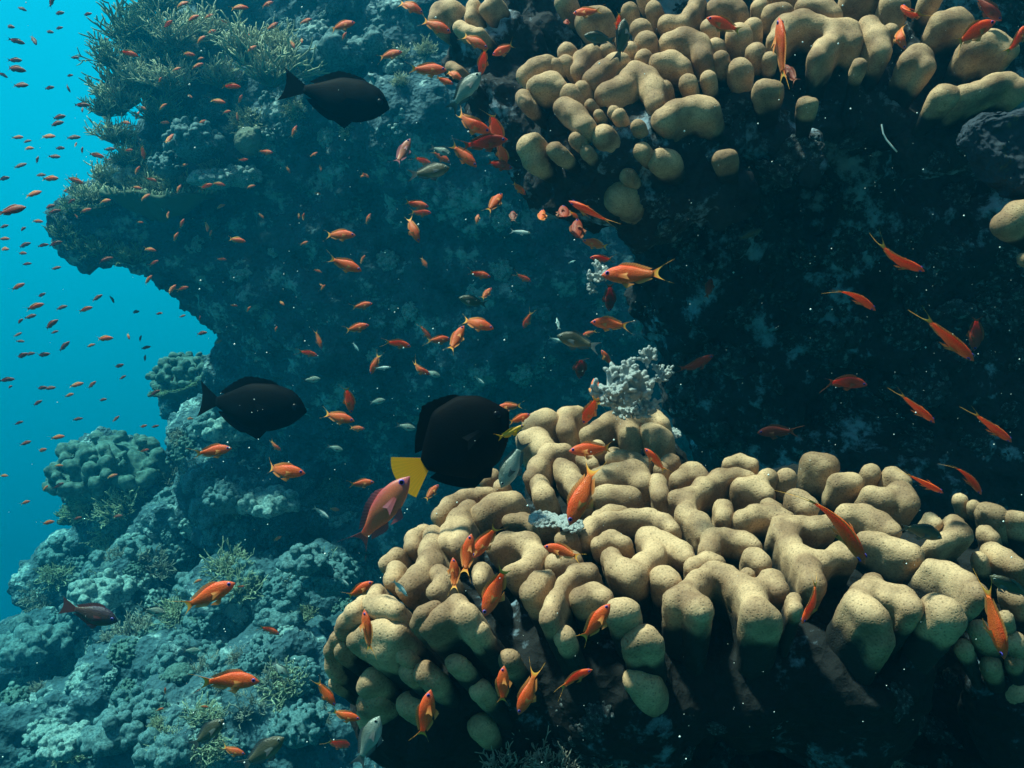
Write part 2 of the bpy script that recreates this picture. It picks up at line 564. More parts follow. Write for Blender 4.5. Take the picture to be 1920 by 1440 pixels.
# ------------------------------------------------------------------ lobed coral colonies (traced caps, grown as real columns)
LOW = [
 "1000 800 22,1025 792 24", "985 827 19,1008 822 20,1022 845 22", "1062 808 17,1062 782 17,1085 775 13",
 "1100 815 14,1122 802 13,1150 792 19,1178 797 21,1180 815 20", "1196 792 17,1225 785 17,1242 797 15", "1218 812 20,1240 827 24",
 "1121 838 14", "1152 852 14", "1062 846 13,1030 852 18,1008 876 16,995 897 14", "1050 872 14,1062 888 20,1080 912 18,1090 932 15",
 "1010 906 16,1020 932 20", "1095 860 15,1112 872 11", "1146 860 12,1166 860 16,1190 866 16,1205 877 12",
 "1125 897 21,1150 896 23,1186 890 25,1205 908 20;1130 930 20,1180 935 22", "1212 866 12", "1240 880 14", "1232 906 18,1238 932 16",
 "1258 868 19", "1272 903 18,1298 888 21,1315 897 16", "1365 871 12,1388 867 14,1410 873 13",
 "1268 937 17,1292 933 16,1320 915 18,1350 899 18,1380 892 14,1405 896 12;1292 938 17,1286 965 18,1310 982 20,1324 1002 19", "1440 896 18", "1475 897 19",
 "1388 915 18,1420 914 20,1438 926 15", "1355 953 17,1358 970 16", "1441 949 16,1456 956 13",
 "1390 975 18,1416 965 17,1450 966 19,1476 978 17", "1120 972 13,1145 961 14,1168 960 11",
 "1096 1007 14,1110 986 16,1142 976 16,1182 972 16,1217 971 16,1246 981 16,1262 992 13", "1122 1022 15,1146 1012 17,1172 1020 14",
 "1145 1045 19,1160 1067 20,1187 1082 23,1205 1060 19,1228 1042 19,1216 1010 21,1252 1024 20,1277 1036 19,1290 1047 14",
 "1330 1032 18,1335 1010 18,1360 1006 14,1395 1015 17,1416 1023 13", "1411 1046 20,1430 1056 16", "1402 1078 14",
 "1300 1064 17,1325 1050 14,1346 1054 13", "1241 1083 23,1257 1092 20",
 "1266 1128 23,1285 1122 22,1312 1144 24;1285 1115 20,1308 1090 18,1336 1074 19,1362 1082 20,1388 1100 20,1410 1122 24,1420 1152 27,1448 1160 20;1418 1110 20,1446 1090 21,1462 1108 18",
 "1160 1148 24,1178 1146 23", "1184 1207 19,1210 1195 22,1226 1207 18", "1190 1275 22,1212 1288 27,1222 1306 27", "1058 1193 20",
 "1030 1162 19,1040 1130 15,1058 1095 13,1080 1073 15,1104 1075 19", "1088 1122 20,1112 1113 19,1133 1121 17",
 "1042 1060 22,1072 1054 21", "996 1112 22,1012 1090 17,1028 1082 14",
 "925 1030 15,950 1020 20,990 1022 21,1005 1046 21,985 1070 19,955 1076 16", "903 1072 17,900 1090 14", "955 978 14,980 977 14,1010 990 15,1034 992 13",
 "1056 1013 17,1074 1012 13", "903 968 21,932 952 25,962 942 21", "914 900 16,925 890 12", "940 915 16",
 "824 968 15,845 947 15,870 936 16,897 930 15,920 926 12", "878 955 18,860 975 19,842 1000 16,830 1026 13;868 985 18,862 1025 19",
 "772 1028 15,775 1010 15,796 998 15", "812 1002 16,808 1030 20,806 1062 23,784 1088 24,765 1104 22", "724 1058 15,745 1042 15",
 "742 1070 17,736 1090 17", "822 1078 18,836 1088 18,814 1112 15", "706 1106 12,698 1133 16,722 1140 21,744 1146 15",
 "684 1128 13,664 1148 15,646 1166 13,640 1182 13", "632 1194 12,620 1220 12,622 1250 12,628 1262 12", "641 1213 13,641 1226 14",
 "628 1282 13", "664 1202 16,690 1186 17,725 1182 21,748 1190 18,728 1212 25,694 1218 18", "783 1172 15,792 1152 15,818 1138 13",
 "806 1176 21,832 1156 20,858 1132 16,876 1158 22,882 1186 16", "898 1183 18", "758 1228 18", "766 1260 18", "798 1262 22,812 1276 20",
 "850 1244 16,864 1244 15", "955 1238 20", "900 1294 20", "766 1320 23,784 1326 19", "700 1276 22,686 1290 18",
 "712 1310 17,695 1318 22,690 1345 19,702 1370 18", "900 1362 24", "800 1378 17,816 1370 12",
 "1522 866 19,1550 874 22", "1572 907 19,1600 906 19", "1632 888 18", "1672 893 18,1694 904 15",
 "1632 930 19,1658 936 17,1688 928 22,1704 944 19", "1494 940 22,1516 952 20", "1588 964 19,1620 968 20,1650 981 18,1674 996 15",
 "1456 1000 14,1462 985 15,1482 984 16,1502 984 15,1530 990 18,1556 984 17;1484 990 16,1480 1022 19,1496 1044 20,1516 1068 22,1526 1094 22;1504 1046 18,1545 1052 15,1576 1036 18,1592 1044 16",
 "1622 1012 15,1650 1020 18,1682 1032 20,1708 1042 22", "1788 984 18,1800 1004 20;1800 1004 20,1774 1012 14,1748 1024 13", "1744 972 12,1756 982 11",
 "1745 1064 15,1775 1076 20,1806 1092 20,1834 1116 19",
 "1638 1092 19,1622 1116 24,1606 1132 23,1630 1148 26;1642 1108 22,1666 1122 22,1692 1124 22,1712 1140 20;1644 1155 20,1656 1204 20",
 "1752 1138 25,1772 1150 27,1790 1166 22", "1488 1124 13,1492 1142 13", "1156 1368 22",
]
LOWR = ["1848 962 20,1872 966 17", "1896 972 15,1915 975 14", "1800 938 14", "1826 950 13", "1836 1182 19,1856 1196 17", "1806 1214 16", "1836 1048 15", "1902 1204 20", "1856 1246 18", "1900 1240 15", "1890 1112 18,1914 1126 18", "1846 1000 15,1862 1010 13", "1858 1034 17,1884 1050 19,1908 1066 18",
        "1884 1160 15", "1906 1300 28"]
UP = [
 "820 42 15,828 24 17,850 24 19", "862 52 12,882 60 9,902 62 8", "882 36 9,888 12 12", "912 20 12,926 4 13", "845 126 10,862 134 8",
 "1063 98 16", "1060 121 16", "984 142 14,1008 127 16,1028 121 15", "1008 163 18,1034 156 18,1050 166 13", "981 182 13,986 196 12",
 "1084 136 14,1092 114 15,1110 99 14", "1138 95 14", "1112 152 18,1130 134 16,1155 118 15,1168 114 12",
 "1138 180 20,1166 166 18,1180 146 16,1192 133 14,1212 148 18,1226 172 20,1230 196 16", "1207 109 15", "1232 121 16,1260 118 18,1280 127 15",
 "1254 85 18,1284 78 20,1310 90 20,1318 112 17", "1211 82 20", "1201 56 18", "1250 46 15,1275 49 13,1294 30 13,1308 8 14", "1342 18 17,1368 12 18,1388 22 13",
 "1343 88 15", "1385 68 22", "1416 100 17", "1388 133 22", "1430 170 17,1452 168 15", "1068 178 18", "1058 203 18,1075 214 18,1094 238 18",
 "1107 197 10", "1122 215 9", "1132 257 20", "1242 228 19,1268 212 20,1298 205 21,1326 212 23", "1204 284 15", "1234 300 18,1256 301 18",
 "1352 300 15,1370 296 13", "1003 260 10,990 276 17,1000 302 17", "1040 282 14,1052 290 13", "1166 372 30", "1100 40 20,1126 36 20", "1060 4 18",
 "1444 30 17,1470 22 15", "1512 14 18,1542 18 18,1564 28 14",
 "1454 78 15,1472 52 18,1504 42 18,1534 50 15,1562 60 18,1586 60 20,1598 80 17;1568 74 16,1546 94 17,1530 110 14",
 "1628 50 18,1640 74 20,1652 98 17", "1672 10 20,1690 14 16", "1704 116 17,1722 108 20,1736 128 15", "1764 46 20,1790 40 20,1808 46 15",
 "1828 92 23,1860 84 21,1888 98 18", "1768 180 19,1782 180 17", "1804 182 18,1830 174 15,1860 162 18,1886 156 16,1912 168 16", "1508 196 13,1524 196 10",
 "1182 94 13", "1166 78 12", "1196 238 13", "1160 218 13", "1290 158 16", "1328 148 14", "1246 166 13", "1090 166 13", "1042 124 13", "1352 112 15", "1412 52 16", "1442 112 13", "1424 14 15", "1612 124 13",
 "1668 60 14", "1330 52 15", "1226 20 15", "1180 20 14", "1208 -4 14", "1150 210 11", "1080 262 13", "1100 285 12", "1178 330 14",
 "1748 -6 18", "1600 -10 20,1630 -20 20", "1440 -20 22,1480 -24 20",
]
UPR = ["1882 422 22,1908 404 24,1940 398 24", "1920 486 12"]


def d_low(x, y):
    d = 1.18 + max(0, 1150 - y) / 370.0 * 0.62
    if y > 1150:
        d += ((y - 1150) / 290.0) ** 2 * 0.16
    if x < 900:
        d += ((900 - x) / 300.0) ** 2 * 0.14
    return d


def d_up(x, y):
    d = 1.84 + max(0, 230 - y) / 230.0 * 0.22 + max(0, y - 280) / 100.0 * 0.06
    if x < 1010:
        d += (1010 - x) / 200.0 * 0.16
    return d


def parse(s):
    return [[tuple(float(v) for v in p.split()) for p in ch.split(',')] for ch in s.split(';')]


def grow_lobe(spec, dfun, C, L, seed, fat, taper, h=0.005):
    pts = []
    for ch in spec:
        P = [(np.array(at(x, y, dfun(x, y) + (r / FPX) * dfun(x, y))), r * fat / FPX * dfun(x, y)) for x, y, r in ch]
        if len(P) == 1:
            pts.append(P[0])
        for (a, ra), (b, rb) in zip(P, P[1:]):
            n = max(1, int(np.ceil(np.linalg.norm(b - a) / (0.45 * min(ra, rb)))))
            for q in range(n + 1):
                t = q / n
                pts.append((a + (b - a) * t, (ra + (rb - ra) * t) * (1 - 0.17 * math.sin(math.pi * t) ** 2)))
    Ps = np.array([p for p, r in pts])
    rs = np.array([r for p, r in pts])
    cen = Ps.mean(0)
    g = np.array(C) - cen
    g /= np.linalg.norm(g)
    rm = rs.max()
    Ends = Ps + g * L
    lo = np.minimum(Ps.min(0), Ends.min(0)) - rm * 1.5
    hi = np.maximum(Ps.max(0), Ends.max(0)) + rm * 1.5
    nn = np.ceil((hi - lo) / h).astype(int) + 1
    ax = [lo[i] + h * np.arange(nn[i]) for i in range(3)]
    X = np.stack(np.meshgrid(*ax, indexing='ij'), -1).astype(np.float32)
    acc = np.zeros(X.shape[:3], np.float32)
    k = 0.13 * rm
    for p, r in zip(Ps, rs):
        v = X - p.astype(np.float32)
        t = np.clip(v @ g.astype(np.float32), 0, L)
        d = np.sqrt(((v - t[..., None] * g.astype(np.float32)) ** 2).sum(-1)) - r * (1 - taper * np.clip((t - 0.6 * r) / (L * 0.45), 0, 1) ** 1.3)
        acc += np.exp(np.clip(-d / k, -40, 40))
    F = -k * np.log(acc + 1e-20) + k * 0.9
    V, Q = surface_nets(F, lo, h)
    Nn = normals_np(V, Q)
    V = V + Nn * (fbm(V / (rm * 1.1), 2, seed)[:, None] * rm * 0.07 + fbm(V / 0.008, 2, seed + 5)[:, None] * 0.0006)
    # how far down its stalk each point lies, in cap radii (drives the painted stalk shade and dark turf)
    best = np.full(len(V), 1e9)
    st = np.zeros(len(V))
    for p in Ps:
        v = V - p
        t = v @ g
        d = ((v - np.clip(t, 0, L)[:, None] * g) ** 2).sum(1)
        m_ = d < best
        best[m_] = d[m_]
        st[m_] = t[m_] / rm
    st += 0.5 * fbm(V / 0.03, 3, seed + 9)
    return V, Q, Ps, rs, g, st


ALLV, ALLQ = [], []        # what fish and loose growth are placed against


def remember(V, Q):
    base = sum(len(v) for v in ALLV)
    ALLV.append(V)
    ALLQ.append(Q + base)


base_balls = []


def colony(name, label, specs, dfun, C, L, seed, fat=1.22, taper=0.3, bury=0.65):
    root = link(name, None, None, label=label, category='coral')
    allc = [p for s in specs for ch in parse(s) for p in ch]
    mx = sum(p[0] for p in allc) / len(allc)
    my = sum(p[1] for p in allc) / len(allc)
    root.location = at(mx, my, dfun(mx, my) + L)
    bpy.context.view_layer.update()
    for i, s in enumerate(specs):
        sp_ = parse(s)
        ys = [p[1] for ch in sp_ for p in ch]
        front = specs is LOW and sum(ys) / len(ys) > 1080      # the front row stands on long stalks
        V, Q, Ps, rs, g, st = grow_lobe(sp_, dfun, at(1300, 1740, 2.0) if front else C, L * (1.15 if front else 1), seed + i, fat, taper * (0.7 if front else 1))
        remember(V, Q)
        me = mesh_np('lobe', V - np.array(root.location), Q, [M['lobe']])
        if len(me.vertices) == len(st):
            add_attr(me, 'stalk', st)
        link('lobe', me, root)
        base_balls.extend([(e + g * L * (0.72 if front else bury), r) for e, r in zip(Ps[::3], rs[::3])])
        base_balls.extend([(e + g * L * (1.15 if front else 1), r * 1.1 + 0.014) for e, r in zip(Ps[::3], rs[::3])])
    return root


C_LOW = at(1300, 1620, 2.25)
C_UP = at(1430, 660, 2.9)
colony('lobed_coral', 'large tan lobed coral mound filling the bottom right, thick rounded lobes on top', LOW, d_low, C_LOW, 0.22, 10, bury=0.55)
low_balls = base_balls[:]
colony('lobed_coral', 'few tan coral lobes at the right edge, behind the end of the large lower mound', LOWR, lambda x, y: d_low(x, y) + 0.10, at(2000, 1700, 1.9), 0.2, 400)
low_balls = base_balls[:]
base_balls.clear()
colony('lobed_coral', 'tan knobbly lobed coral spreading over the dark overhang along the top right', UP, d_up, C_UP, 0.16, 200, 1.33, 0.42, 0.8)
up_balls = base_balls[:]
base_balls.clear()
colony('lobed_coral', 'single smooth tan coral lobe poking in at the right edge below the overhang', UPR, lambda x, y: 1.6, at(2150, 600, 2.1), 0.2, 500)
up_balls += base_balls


# ------------------------------------------------------------------ rock masses
def rock(name, balls, h, amp, label_kind, mat, seed, k, mods, lo=None, hi=None, fine=0.0):
    P = np.array([np.array(b[0]) for b in balls])
    r = np.array([b[1] for b in balls])
    lo = (P - r[:, None]).min(0) - amp * 3 if lo is None else np.array(lo)
    hi = (P + r[:, None]).max(0) + amp * 3 if hi is None else np.array(hi)
    nn = np.ceil((hi - lo) / h).astype(int) + 1
    ax = [(lo[i] + h * np.arange(nn[i])).astype(np.float32) for i in range(3)]
    F = np.full(nn, 1e3, np.float32)
    for p, q in zip(P, r):
        d = np.sqrt((ax[0][:, None, None] - p[0]) ** 2 + (ax[1][None, :, None] - p[1]) ** 2 + (ax[2][None, None, :] - p[2]) ** 2) - q
        t = np.clip(0.5 + 0.5 * (F - d) / k, 0, 1)
        F = F * (1 - t) + d * t - k * t * (1 - t)
    band = np.abs(F) < amp * 2.2
    I = np.argwhere(band)
    X = I * h + lo
    F[band] += amp * fbm(X / (amp * 4.5), 4, seed)
    F = np.maximum(F, (ax[2] - 3.2)[None, None, :])
    V, Q = surface_nets(F, lo, h)
    remember(V, Q)
    me = mesh_np(name, V, Q, [mat])
    o = link(name, me, None, kind='structure')
    sb = o.modifiers.new('sub', 'SUBSURF')
    sb.levels = sb.render_levels = 1
    for i, (typ, size, st) in enumerate(mods):
        tx = bpy.data.textures.new(name + '_relief', typ)
        tx.noise_scale = size
        if typ == 'CLOUDS':
            tx.noise_depth = 4
        dm = o.modifiers.new('relief', 'DISPLACE')
        dm.texture = tx
        dm.texture_coords = 'GLOBAL'
        dm.strength = st
        dm.mid_level = 0.5
    return o


def blobs(L):
    return [(at(x, y, D), r / FPX * D) for x, y, D, r in L]


LOBES = BVHTree.FromPolygons([tuple(v) for v in np.concatenate(ALLV).tolist()], np.concatenate(ALLQ).tolist())

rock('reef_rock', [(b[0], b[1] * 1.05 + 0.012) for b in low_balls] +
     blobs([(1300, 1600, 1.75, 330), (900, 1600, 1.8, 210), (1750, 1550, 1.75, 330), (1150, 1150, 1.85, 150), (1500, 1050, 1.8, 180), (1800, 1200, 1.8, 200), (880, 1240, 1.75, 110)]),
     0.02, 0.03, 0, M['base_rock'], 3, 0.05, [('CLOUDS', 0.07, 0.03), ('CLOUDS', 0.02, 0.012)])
rock('reef_wall', [(b[0], b[1] * 0.9 + 0.004) for b in up_balls] +
     blobs([(x_, y_, D_ + 0.54, r_) for x_, y_, D_, r_ in [(885, 70, 1.66, 55), (925, 120, 1.66, 65), (960, 190, 1.66, 65), (1000, 265, 1.62, 60), (1055, 335, 1.62, 60), (1130, 385, 1.65, 50), (1020, 40, 1.85, 110), (1060, 180, 1.85, 90), (1110, 285, 1.8, 75), (1250, 60, 2.0, 200), (1250, 280, 1.95, 140),
            (1330, 430, 2.1, 140), (1345, 560, 2.2, 150), (1410, 700, 2.3, 160), (1460, 850, 2.4, 160), (1500, 180, 2.1, 250),
            (1550, 500, 2.4, 300), (1750, 60, 2.1, 260), (1800, 450, 2.45, 350), (1700, 750, 2.5, 300), (1900, 800, 2.4, 300),
            (1600, 950, 2.45, 300), (2150, 500, 2.4, 420), (1950, 60, 2.2, 300), (1150, -150, 2.0, 220), (1500, -180, 2.1, 300), (1950, -200, 2.2, 300),
            (2200, 1000, 2.3, 350)]]),
     0.022, 0.03, 0, M['near_rock'], 5, 0.06, [('CLOUDS', 0.16, 0.07), ('CLOUDS', 0.05, 0.05), ('CLOUDS', 0.02, 0.012)])
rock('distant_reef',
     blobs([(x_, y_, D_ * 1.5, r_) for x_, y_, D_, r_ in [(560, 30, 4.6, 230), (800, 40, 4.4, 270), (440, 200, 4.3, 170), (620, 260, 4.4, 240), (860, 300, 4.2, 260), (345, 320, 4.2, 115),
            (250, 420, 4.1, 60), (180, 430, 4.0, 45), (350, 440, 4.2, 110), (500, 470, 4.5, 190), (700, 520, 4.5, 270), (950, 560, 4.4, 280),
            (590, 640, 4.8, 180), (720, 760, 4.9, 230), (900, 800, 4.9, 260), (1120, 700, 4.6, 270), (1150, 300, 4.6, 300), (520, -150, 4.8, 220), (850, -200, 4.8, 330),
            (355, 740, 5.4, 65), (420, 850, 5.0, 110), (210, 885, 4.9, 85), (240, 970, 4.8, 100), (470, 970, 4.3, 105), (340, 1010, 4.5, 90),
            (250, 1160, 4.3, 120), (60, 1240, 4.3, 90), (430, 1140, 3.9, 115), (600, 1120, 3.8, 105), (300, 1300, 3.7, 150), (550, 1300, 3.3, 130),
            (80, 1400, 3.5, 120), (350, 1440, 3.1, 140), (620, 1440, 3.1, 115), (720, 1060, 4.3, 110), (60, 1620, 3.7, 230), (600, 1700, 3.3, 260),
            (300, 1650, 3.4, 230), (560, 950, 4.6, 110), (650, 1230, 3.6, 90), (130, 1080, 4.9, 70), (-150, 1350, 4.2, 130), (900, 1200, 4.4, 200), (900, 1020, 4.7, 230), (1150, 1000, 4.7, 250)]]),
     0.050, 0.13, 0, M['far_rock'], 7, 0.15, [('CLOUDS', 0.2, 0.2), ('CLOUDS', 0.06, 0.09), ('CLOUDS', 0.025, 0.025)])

# sea floor far below
gx = np.linspace(-30, 30, 121)
GX, GY = np.meshgrid(gx, gx, indexing='ij')
GZ = -4.6 - 0.28 * np.maximum(GY, -4) + 0.35 * fbm(np.stack([GX * 0.25, GY * 0.25, GX * 0], -1), 4, 9)
gv = np.stack([GX, GY, GZ], -1).reshape(-1, 3)
ii = np.arange(120)
I0 = (ii[:, None] * 121 + ii[None, :]).ravel()
gq = np.stack([I0, I0 + 121, I0 + 122, I0 + 1], 1)
link('sea_floor', mesh_np('sea_floor', gv, gq, [M['sand']]), None, kind='structure')

AV = np.concatenate(ALLV)
AQ = np.concatenate(ALLQ)
BVH = BVHTree.FromPolygons([tuple(v) for v in AV.tolist()], AQ.tolist())


def ray(px, py):
    d = at(px, py, 1.0)
    loc, nrm, idx, dist = BVH.ray_cast(Vector((0, 0, 0)), d.normalized(), 50)
    return loc, nrm


# ------------------------------------------------------------------ loose corals on the rock
rng = random.Random(5)


def knob_mesh(name, seed, n, kr, mat, flat=0.75, h=0.045):
    g = random.Random(seed)
    balls = []
    for i in range(n):
        a, u = g.random() * 2 * math.pi, g.random() ** 0.7
        el = math.acos(max(-1, 1 - u * 1.15))
        rr = 0.78 + g.random() * 0.22
        p = np.array([rr * math.sin(el) * math.cos(a), rr * math.sin(el) * math.sin(a), rr * flat * math.cos(el)])
        balls.append((p, kr * (0.7 + 0.6 * g.random())))
    P = np.array([b[0] for b in balls])
    r = np.array([b[1] for b in balls])
    ax = np.arange(-1.4, 1.4, h, dtype=np.float32)
    X = np.stack(np.meshgrid(ax, ax, ax, indexing='ij'), -1)
    F = np.sqrt((X ** 2 / np.array([1, 1, flat ** 2])).sum(-1)) - 0.78
    F *= 0.7
    k = kr * 0.25
    for p, q in zip(P, r):
        d = np.sqrt(((X - p) ** 2).sum(-1)) - q
        t = np.clip(0.5 + 0.5 * (F - d) / k, 0, 1)
        F = F * (1 - t) + d * t - k * t * (1 - t)
    F = F.astype(np.float32)
    V, Q = surface_nets(F, (-1.4, -1.4, -1.4), h)
    Nn = normals_np(V, Q)
    V = V + Nn * fbm(V * 5, 3, seed)[:, None] * 0.05
    return mesh_np(name, V, Q, [mat])


def tubes(chains, sides=6):
    V, Fs, T = [], [], []
    for ch in chains:
        b0 = len(V)
        for i, (p, r, t) in enumerate(ch):
            p = np.array(p)
            d = np.array(ch[min(i + 1, len(ch) - 1)][0]) - np.array(ch[max(i - 1, 0)][0])
            d = d / (np.linalg.norm(d) + 1e-9)
            a = np.cross(d, (0.3, 0.9, 0.31))
            a /= np.linalg.norm(a) + 1e-9
            b = np.cross(d, a)
            for s in range(sides):
                w = 2 * math.pi * s / sides
                V.append(p + r * (math.cos(w) * a + math.sin(w) * b))
                T.append(t)
        n = len(ch)
        for i in range(n - 1):
            for s in range(sides):
                q = (s + 1) % sides
                Fs.append((b0 + i * sides + s, b0 + i * sides + q, b0 + (i + 1) * sides + q, b0 + (i + 1) * sides + s))
        Fs.append(tuple(b0 + (n - 1) * sides + s for s in range(sides)))
    return V, Fs, T


def branch_mesh(name, seed, n, mat, thick=0.035, spread=1.25, sub=3, height=1.0):
    g = random.Random(seed)
    chains = []

    def grow(p, d, ln, r, lev, t0):
        ch = []
        steps = 4
        q = Vector(p)
        dd = Vector(d)
        pts = []
        for s in range(steps + 1):
            tt = t0 + (1 - t0) * s / steps * (1 if lev == 0 else 0.55)
            tip = 0.55 if (s == steps) else 1.0
            ch.append((tuple(q), r * (1 - 0.25 * s / steps) * tip, tt))
            pts.append((q.copy(), tt))
            dd = (dd + Vector((g.gauss(0, .13), g.gauss(0, .13), g.gauss(0.05, .1)))).normalized()
            q = q + dd * (ln / steps)
        chains.append(ch)
        if lev > 0:
            for c in range(sub):
                pp, tt = pts[g.randint(1, steps)]
                nd = (dd + Vector((g.gauss(0, .6), g.gauss(0, .6), g.gauss(0.1, .4)))).normalized()
                grow(pp, nd, ln * (0.45 + 0.25 * g.random()), r * 0.8, lev - 1, tt)
    for i in range(n):
        a = g.random() * 2 * math.pi
        el = spread * g.random() ** 0.6
        d = Vector((math.sin(el) * math.cos(a), math.sin(el) * math.sin(a), math.cos(el)))
        grow((0.1 * math.cos(a), 0.1 * math.sin(a), -0.1), d, height * (0.75 + 0.3 * g.random()), thick, 2, 0.0)
    V, Fs, T = tubes(chains, 5)
    me = mesh_py(name, V, Fs, [mat])
    add_attr(me, 'tip', T)
    return me


def plate_mesh(name, seed, mat, nub_mat):
    """ragged table coral: a thick shallow plate with stubby branchlets on top and round its rim"""
    g = random.Random(seed)
    n, rings = 64, 10
    V, Fs = [], []
    edge = [1 + 0.16 * math.sin(3 * a + seed) + 0.09 * math.sin(7 * a + 2 * seed) + g.gauss(0, 0.03) for a in [2 * math.pi * i / n for i in range(n)]]
    for side in (0, 1):
        for j in range(rings + 1):
            for i in range(n):
                a = 2 * math.pi * i / n
                r = edge[i] * j / rings
                z = 0.22 * (j / rings) ** 2 + 0.03 * math.sin(9 * r + a * 3)
                if side:
                    z -= 0.07 + 0.35 * (1 - j / rings) ** 2
                V.append((r * math.cos(a), r * math.sin(a), z))
    o = (rings + 1) * n
    for side in (0, 1):
        for j in range(rings):
            for i in range(n):
                q = (i + 1) % n
                f = (side * o + j * n + i, side * o + (j + 1) * n + i, side * o + (j + 1) * n + q, side * o + j * n + q)
                Fs.append(f if side == 0 else f[::-1])
    for i in range(n):
        q = (i + 1) % n
        Fs.append((rings * n + i, o + rings * n + i, o + rings * n + q, rings * n + q))
    T = [0.3] * len(V)
    ch = []
    for s in range(620):
        a = g.random() * 2 * math.pi
        u = g.random() ** 0.5
        r = u * edge[int(a / (2 * math.pi) * n) % n]
        p = Vector((r * math.cos(a), r * math.sin(a), 0.22 * u * u))
        d = Vector((g.gauss(0, .3) + 0.5 * u * math.cos(a), g.gauss(0, .3) + 0.5 * u * math.sin(a), 1)).normalized()
        ln = 0.06 + 0.07 * g.random()
        ch.append([(tuple(p - d * 0.03), 0.022, .4), (tuple(p + d * ln * .6), 0.018, .8), (tuple(p + d * ln), 0.009, 1)])
    V2, F2, T2 = tubes(ch, 5)
    b = len(V)
    V += V2
    Fs += [tuple(b + i for i in f) for f in F2]
    me = mesh_py(name, V, Fs, [nub_mat])
    add_attr(me, 'tip', T + T2)
    return me


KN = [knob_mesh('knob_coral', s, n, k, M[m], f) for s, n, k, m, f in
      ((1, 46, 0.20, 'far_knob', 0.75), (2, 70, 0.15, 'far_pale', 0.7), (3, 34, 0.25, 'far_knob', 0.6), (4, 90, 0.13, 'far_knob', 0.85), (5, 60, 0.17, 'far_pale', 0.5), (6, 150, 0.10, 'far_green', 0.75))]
BR = [branch_mesh('branch_coral', 11, 44, M['br_gold'], 0.042), branch_mesh('branch_coral', 12, 46, M['br_green'], 0.04), branch_mesh('branch_coral', 13, 40, M['br_gold'], 0.046, 0.9),
      branch_mesh('branch_coral', 14, 34, M['br_white'], 0.04, 1.3)]
PL = [plate_mesh('table_coral', 21, M['far_green'], M['br_green']), plate_mesh('table_coral', 22, M['far_green'], M['br_gold'])]
BP = [branch_mesh('pale_crust', 61, 14, M['pale'], 0.15, 1.5, 3, 0.55), branch_mesh('pale_crust', 62, 14, M['pale'], 0.17, 1.5, 3, 0.45)]
DM = knob_mesh('dome_coral', 31, 3, 0.2, M['dome'], 1.0)
CRUST = [knob_mesh('crust', s, n, k, M['pale'], f) for s, n, k, f in ((41, 120, 0.13, 0.5), (42, 90, 0.17, 0.8))]


def place(px, py, rpx, mesh, name, label, cat='coral', group=None, tilt=0.6, sink=0.25, sz=(1, 1, 1), D=None, upv=None, z_extra=0.0):
    loc, nrm = ray(px, py)
    if D is not None:
        loc = at(px, py, D)
        nrm = Vector((0, -0.3, 1))
    if loc is None:
        loc = at(px, py, 6.2)
        nrm = Vector((0, 0, 1))
    if nrm.y > 0:
        nrm = -nrm
    r = rpx / FPX * loc.y
    up = (Vector((0, 0, 1)) * (1 - tilt) + nrm * tilt).normalized() if upv is None else Vector(upv).normalized()
    q = up.to_track_quat('Z', 'Y') @ Vector((0, 0, 1)).rotation_difference(Vector((0, 0, 1)))
    o = link(name, mesh, None, label=label, category=cat, group=group)
    o.rotation_mode = 'QUATERNION'
    from mathutils import Quaternion
    o.rotation_quaternion = q @ Quaternion((0, 0, 1), rng.random() * 6.28)
    o.location = loc - up * r * sink + Vector((0, 0, z_extra * r))
    o.scale = (r * sz[0], r * sz[1], r * sz[2])
    return o


